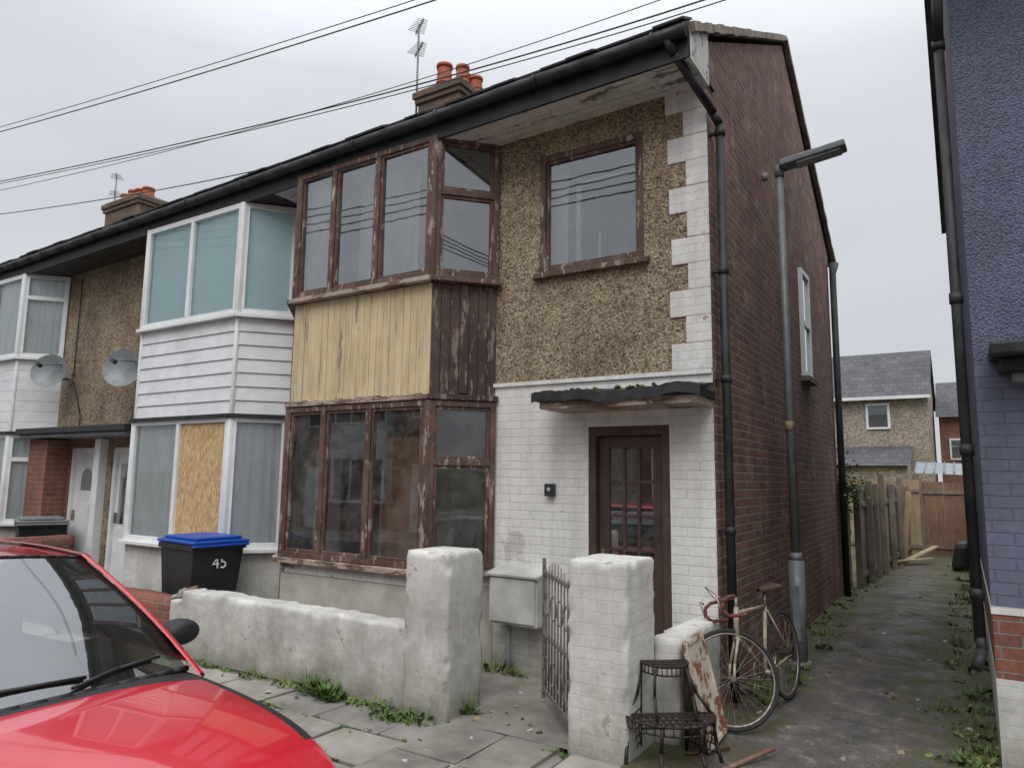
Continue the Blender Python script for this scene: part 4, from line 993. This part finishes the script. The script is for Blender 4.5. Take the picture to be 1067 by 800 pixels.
for i in range(24):
    y=random.uniform(-1.2,.3); x=1.74-abs(random.gauss(0,.1)); clump(w,x,y,alz(x,y),26,random.uniform(.03,.14),.08,.5)
w.obj("weeds")
w=MB()
for i in range(900):
    p=V((.02+random.gauss(0,.12),6.9+random.gauss(0,.25),1.6+random.gauss(0,.22))); a=random.uniform(0,6.28); d=V((math.cos(a),math.sin(a),random.uniform(-.6,.6)))*.04; e=d.cross(V((.3,.2,1))).normalized()*.025
    w.poly([p-e,p+d-e*.3,p+d*1.4,p+d+e*.8,p+e],'leaf')
w.obj("ivy")
w=MB()
for i in range(150):
    if i<90: x=random.uniform(.1,1.7);y=random.uniform(-1.6,7); z=alz(x,y)+.012
    else: x=random.uniform(-2,-.7) if i<125 else random.uniform(-4,-.7); y=random.uniform(-1.3,-.1) if i<125 else random.uniform(-2.3,-1.5); z=.01
    r=random.uniform(.004,.022); a=V((random.uniform(-1,1),random.uniform(-1,1),.1)).normalized(); b=a.orthogonal().normalized()
    w.obox(V((x,y,z)),a,b,a.cross(b),r*2,r*1.3,r*.6,random.choice(['litter','concrete','saddle','kerb','fence3','saddle']))
w.obj("litter_and_stones")
w=MB(); w.grid(lambda a,b:(1.4+.28*a,-.72+.25*b,alz(1.5,-.6)+.02+.04*math.sin(a*3.1)*math.sin(b*3.1)+.02*noise.noise(V((a*6,b*6,0)))),10,10,'blackplastic'); w.obj("discarded_bag")
# ------------------------------------------------------------ CAMERA
f=740.0
yaw=math.radians(32.3);p=math.radians(7.5);r=math.radians(0.75)
fw=V((-math.sin(yaw)*math.cos(p),math.cos(yaw)*math.cos(p),math.sin(p)))
r0=V((math.cos(yaw),math.sin(yaw),0)); u0=r0.cross(fw)
R=r0*math.cos(r)+u0*math.sin(r); U=-r0*math.sin(r)+u0*math.cos(r)
cd=bpy.data.cameras.new("camera"); cd.sensor_width=36; cd.lens=f/1067*36; cd.clip_end=2000; cd.clip_start=.05
co=bpy.data.objects.new("camera",cd); COL.objects.link(co)
mw=Matrix((( R.x,U.x,-fw.x,1.66),(R.y,U.y,-fw.y,-5.65),(R.z,U.z,-fw.z,1.72),(0,0,0,1))); co.matrix_world=mw
scene.camera=co
# ------------------------------------------------------------ LIGHT
el=math.radians(50); az=math.radians(160)
sd=V((math.sin(az)*math.cos(el),math.cos(az)*math.cos(el),math.sin(el)))
sl=bpy.data.lights.new("sun","SUN"); sl.energy=1.25; sl.angle=math.radians(40); sl.color=(1,.975,.95)
so=bpy.data.objects.new("sun",sl); COL.objects.link(so); so.rotation_euler=(-sd).to_track_quat('-Z','Y').to_euler(); so.location=sd*50
wd=bpy.data.worlds.new("World"); scene.world=wd; wd.use_nodes=True; nt=wd.node_tree; bg=nt.nodes["Background"]
sky=nt.nodes.new("ShaderNodeTexSky"); sky.sky_type='NISHITA'; sky.sun_disc=False; sky.sun_elevation=el; sky.sun_rotation=az; sky.dust_density=3
tc=nt.nodes.new("ShaderNodeTexCoord"); sp=nt.nodes.new("ShaderNodeSeparateXYZ"); nt.links.new(tc.outputs["Generated"],sp.inputs[0])
rp=nt.nodes.new("ShaderNodeValToRGB"); e=rp.color_ramp.elements
e[0].position=0.0; e[0].color=(.64,.66,.69,1); e[1].position=1.0; e[1].color=(2.6,2.65,2.75,1)
a=e.new(.3); a.color=(.67,.69,.725,1); a=e.new(.5); a.color=(.79,.81,.85,1)
nt.links.new(sp.outputs[2],rp.inputs[0])
nz=nt.nodes.new("ShaderNodeTexNoise"); nz.inputs["Scale"].default_value=2.2; nz.inputs["Detail"].default_value=4
mp=nt.nodes.new("ShaderNodeMapping"); mp.inputs["Scale"].default_value=(1,1,2.5); nt.links.new(tc.outputs["Generated"],mp.inputs[0]); nt.links.new(mp.outputs[0],nz.inputs["Vector"])
r2=nt.nodes.new("ShaderNodeValToRGB"); r2.color_ramp.elements[0].position=.3; r2.color_ramp.elements[0].color=(.9,.905,.92,1); r2.color_ramp.elements[1].position=.7; r2.color_ramp.elements[1].color=(1.06,1.06,1.06,1)
nt.links.new(nz.outputs["Fac"],r2.inputs[0])
mul=nt.nodes.new("ShaderNodeMix"); mul.data_type='RGBA'; mul.blend_type='MULTIPLY'; mul.inputs[0].default_value=1; nt.links.new(rp.outputs[0],mul.inputs[6]); nt.links.new(r2.outputs[0],mul.inputs[7])
sc=nt.nodes.new("ShaderNodeMix"); sc.data_type='RGBA'; sc.blend_type='MULTIPLY'; sc.inputs[0].default_value=1; nt.links.new(sky.outputs[0],sc.inputs[6]); sc.inputs[7].default_value=(.1,.1,.1,1)
mx=nt.nodes.new("ShaderNodeMix"); mx.data_type='RGBA'; mx.inputs[0].default_value=.92; nt.links.new(sc.outputs[2],mx.inputs[6]); nt.links.new(mul.outputs[2],mx.inputs[7])
nt.links.new(mx.outputs[2],bg.inputs[0]); bg.inputs[1].default_value=1.0
scene.view_settings.view_transform='Standard'; scene.view_settings.look='None'; scene.view_settings.exposure=0
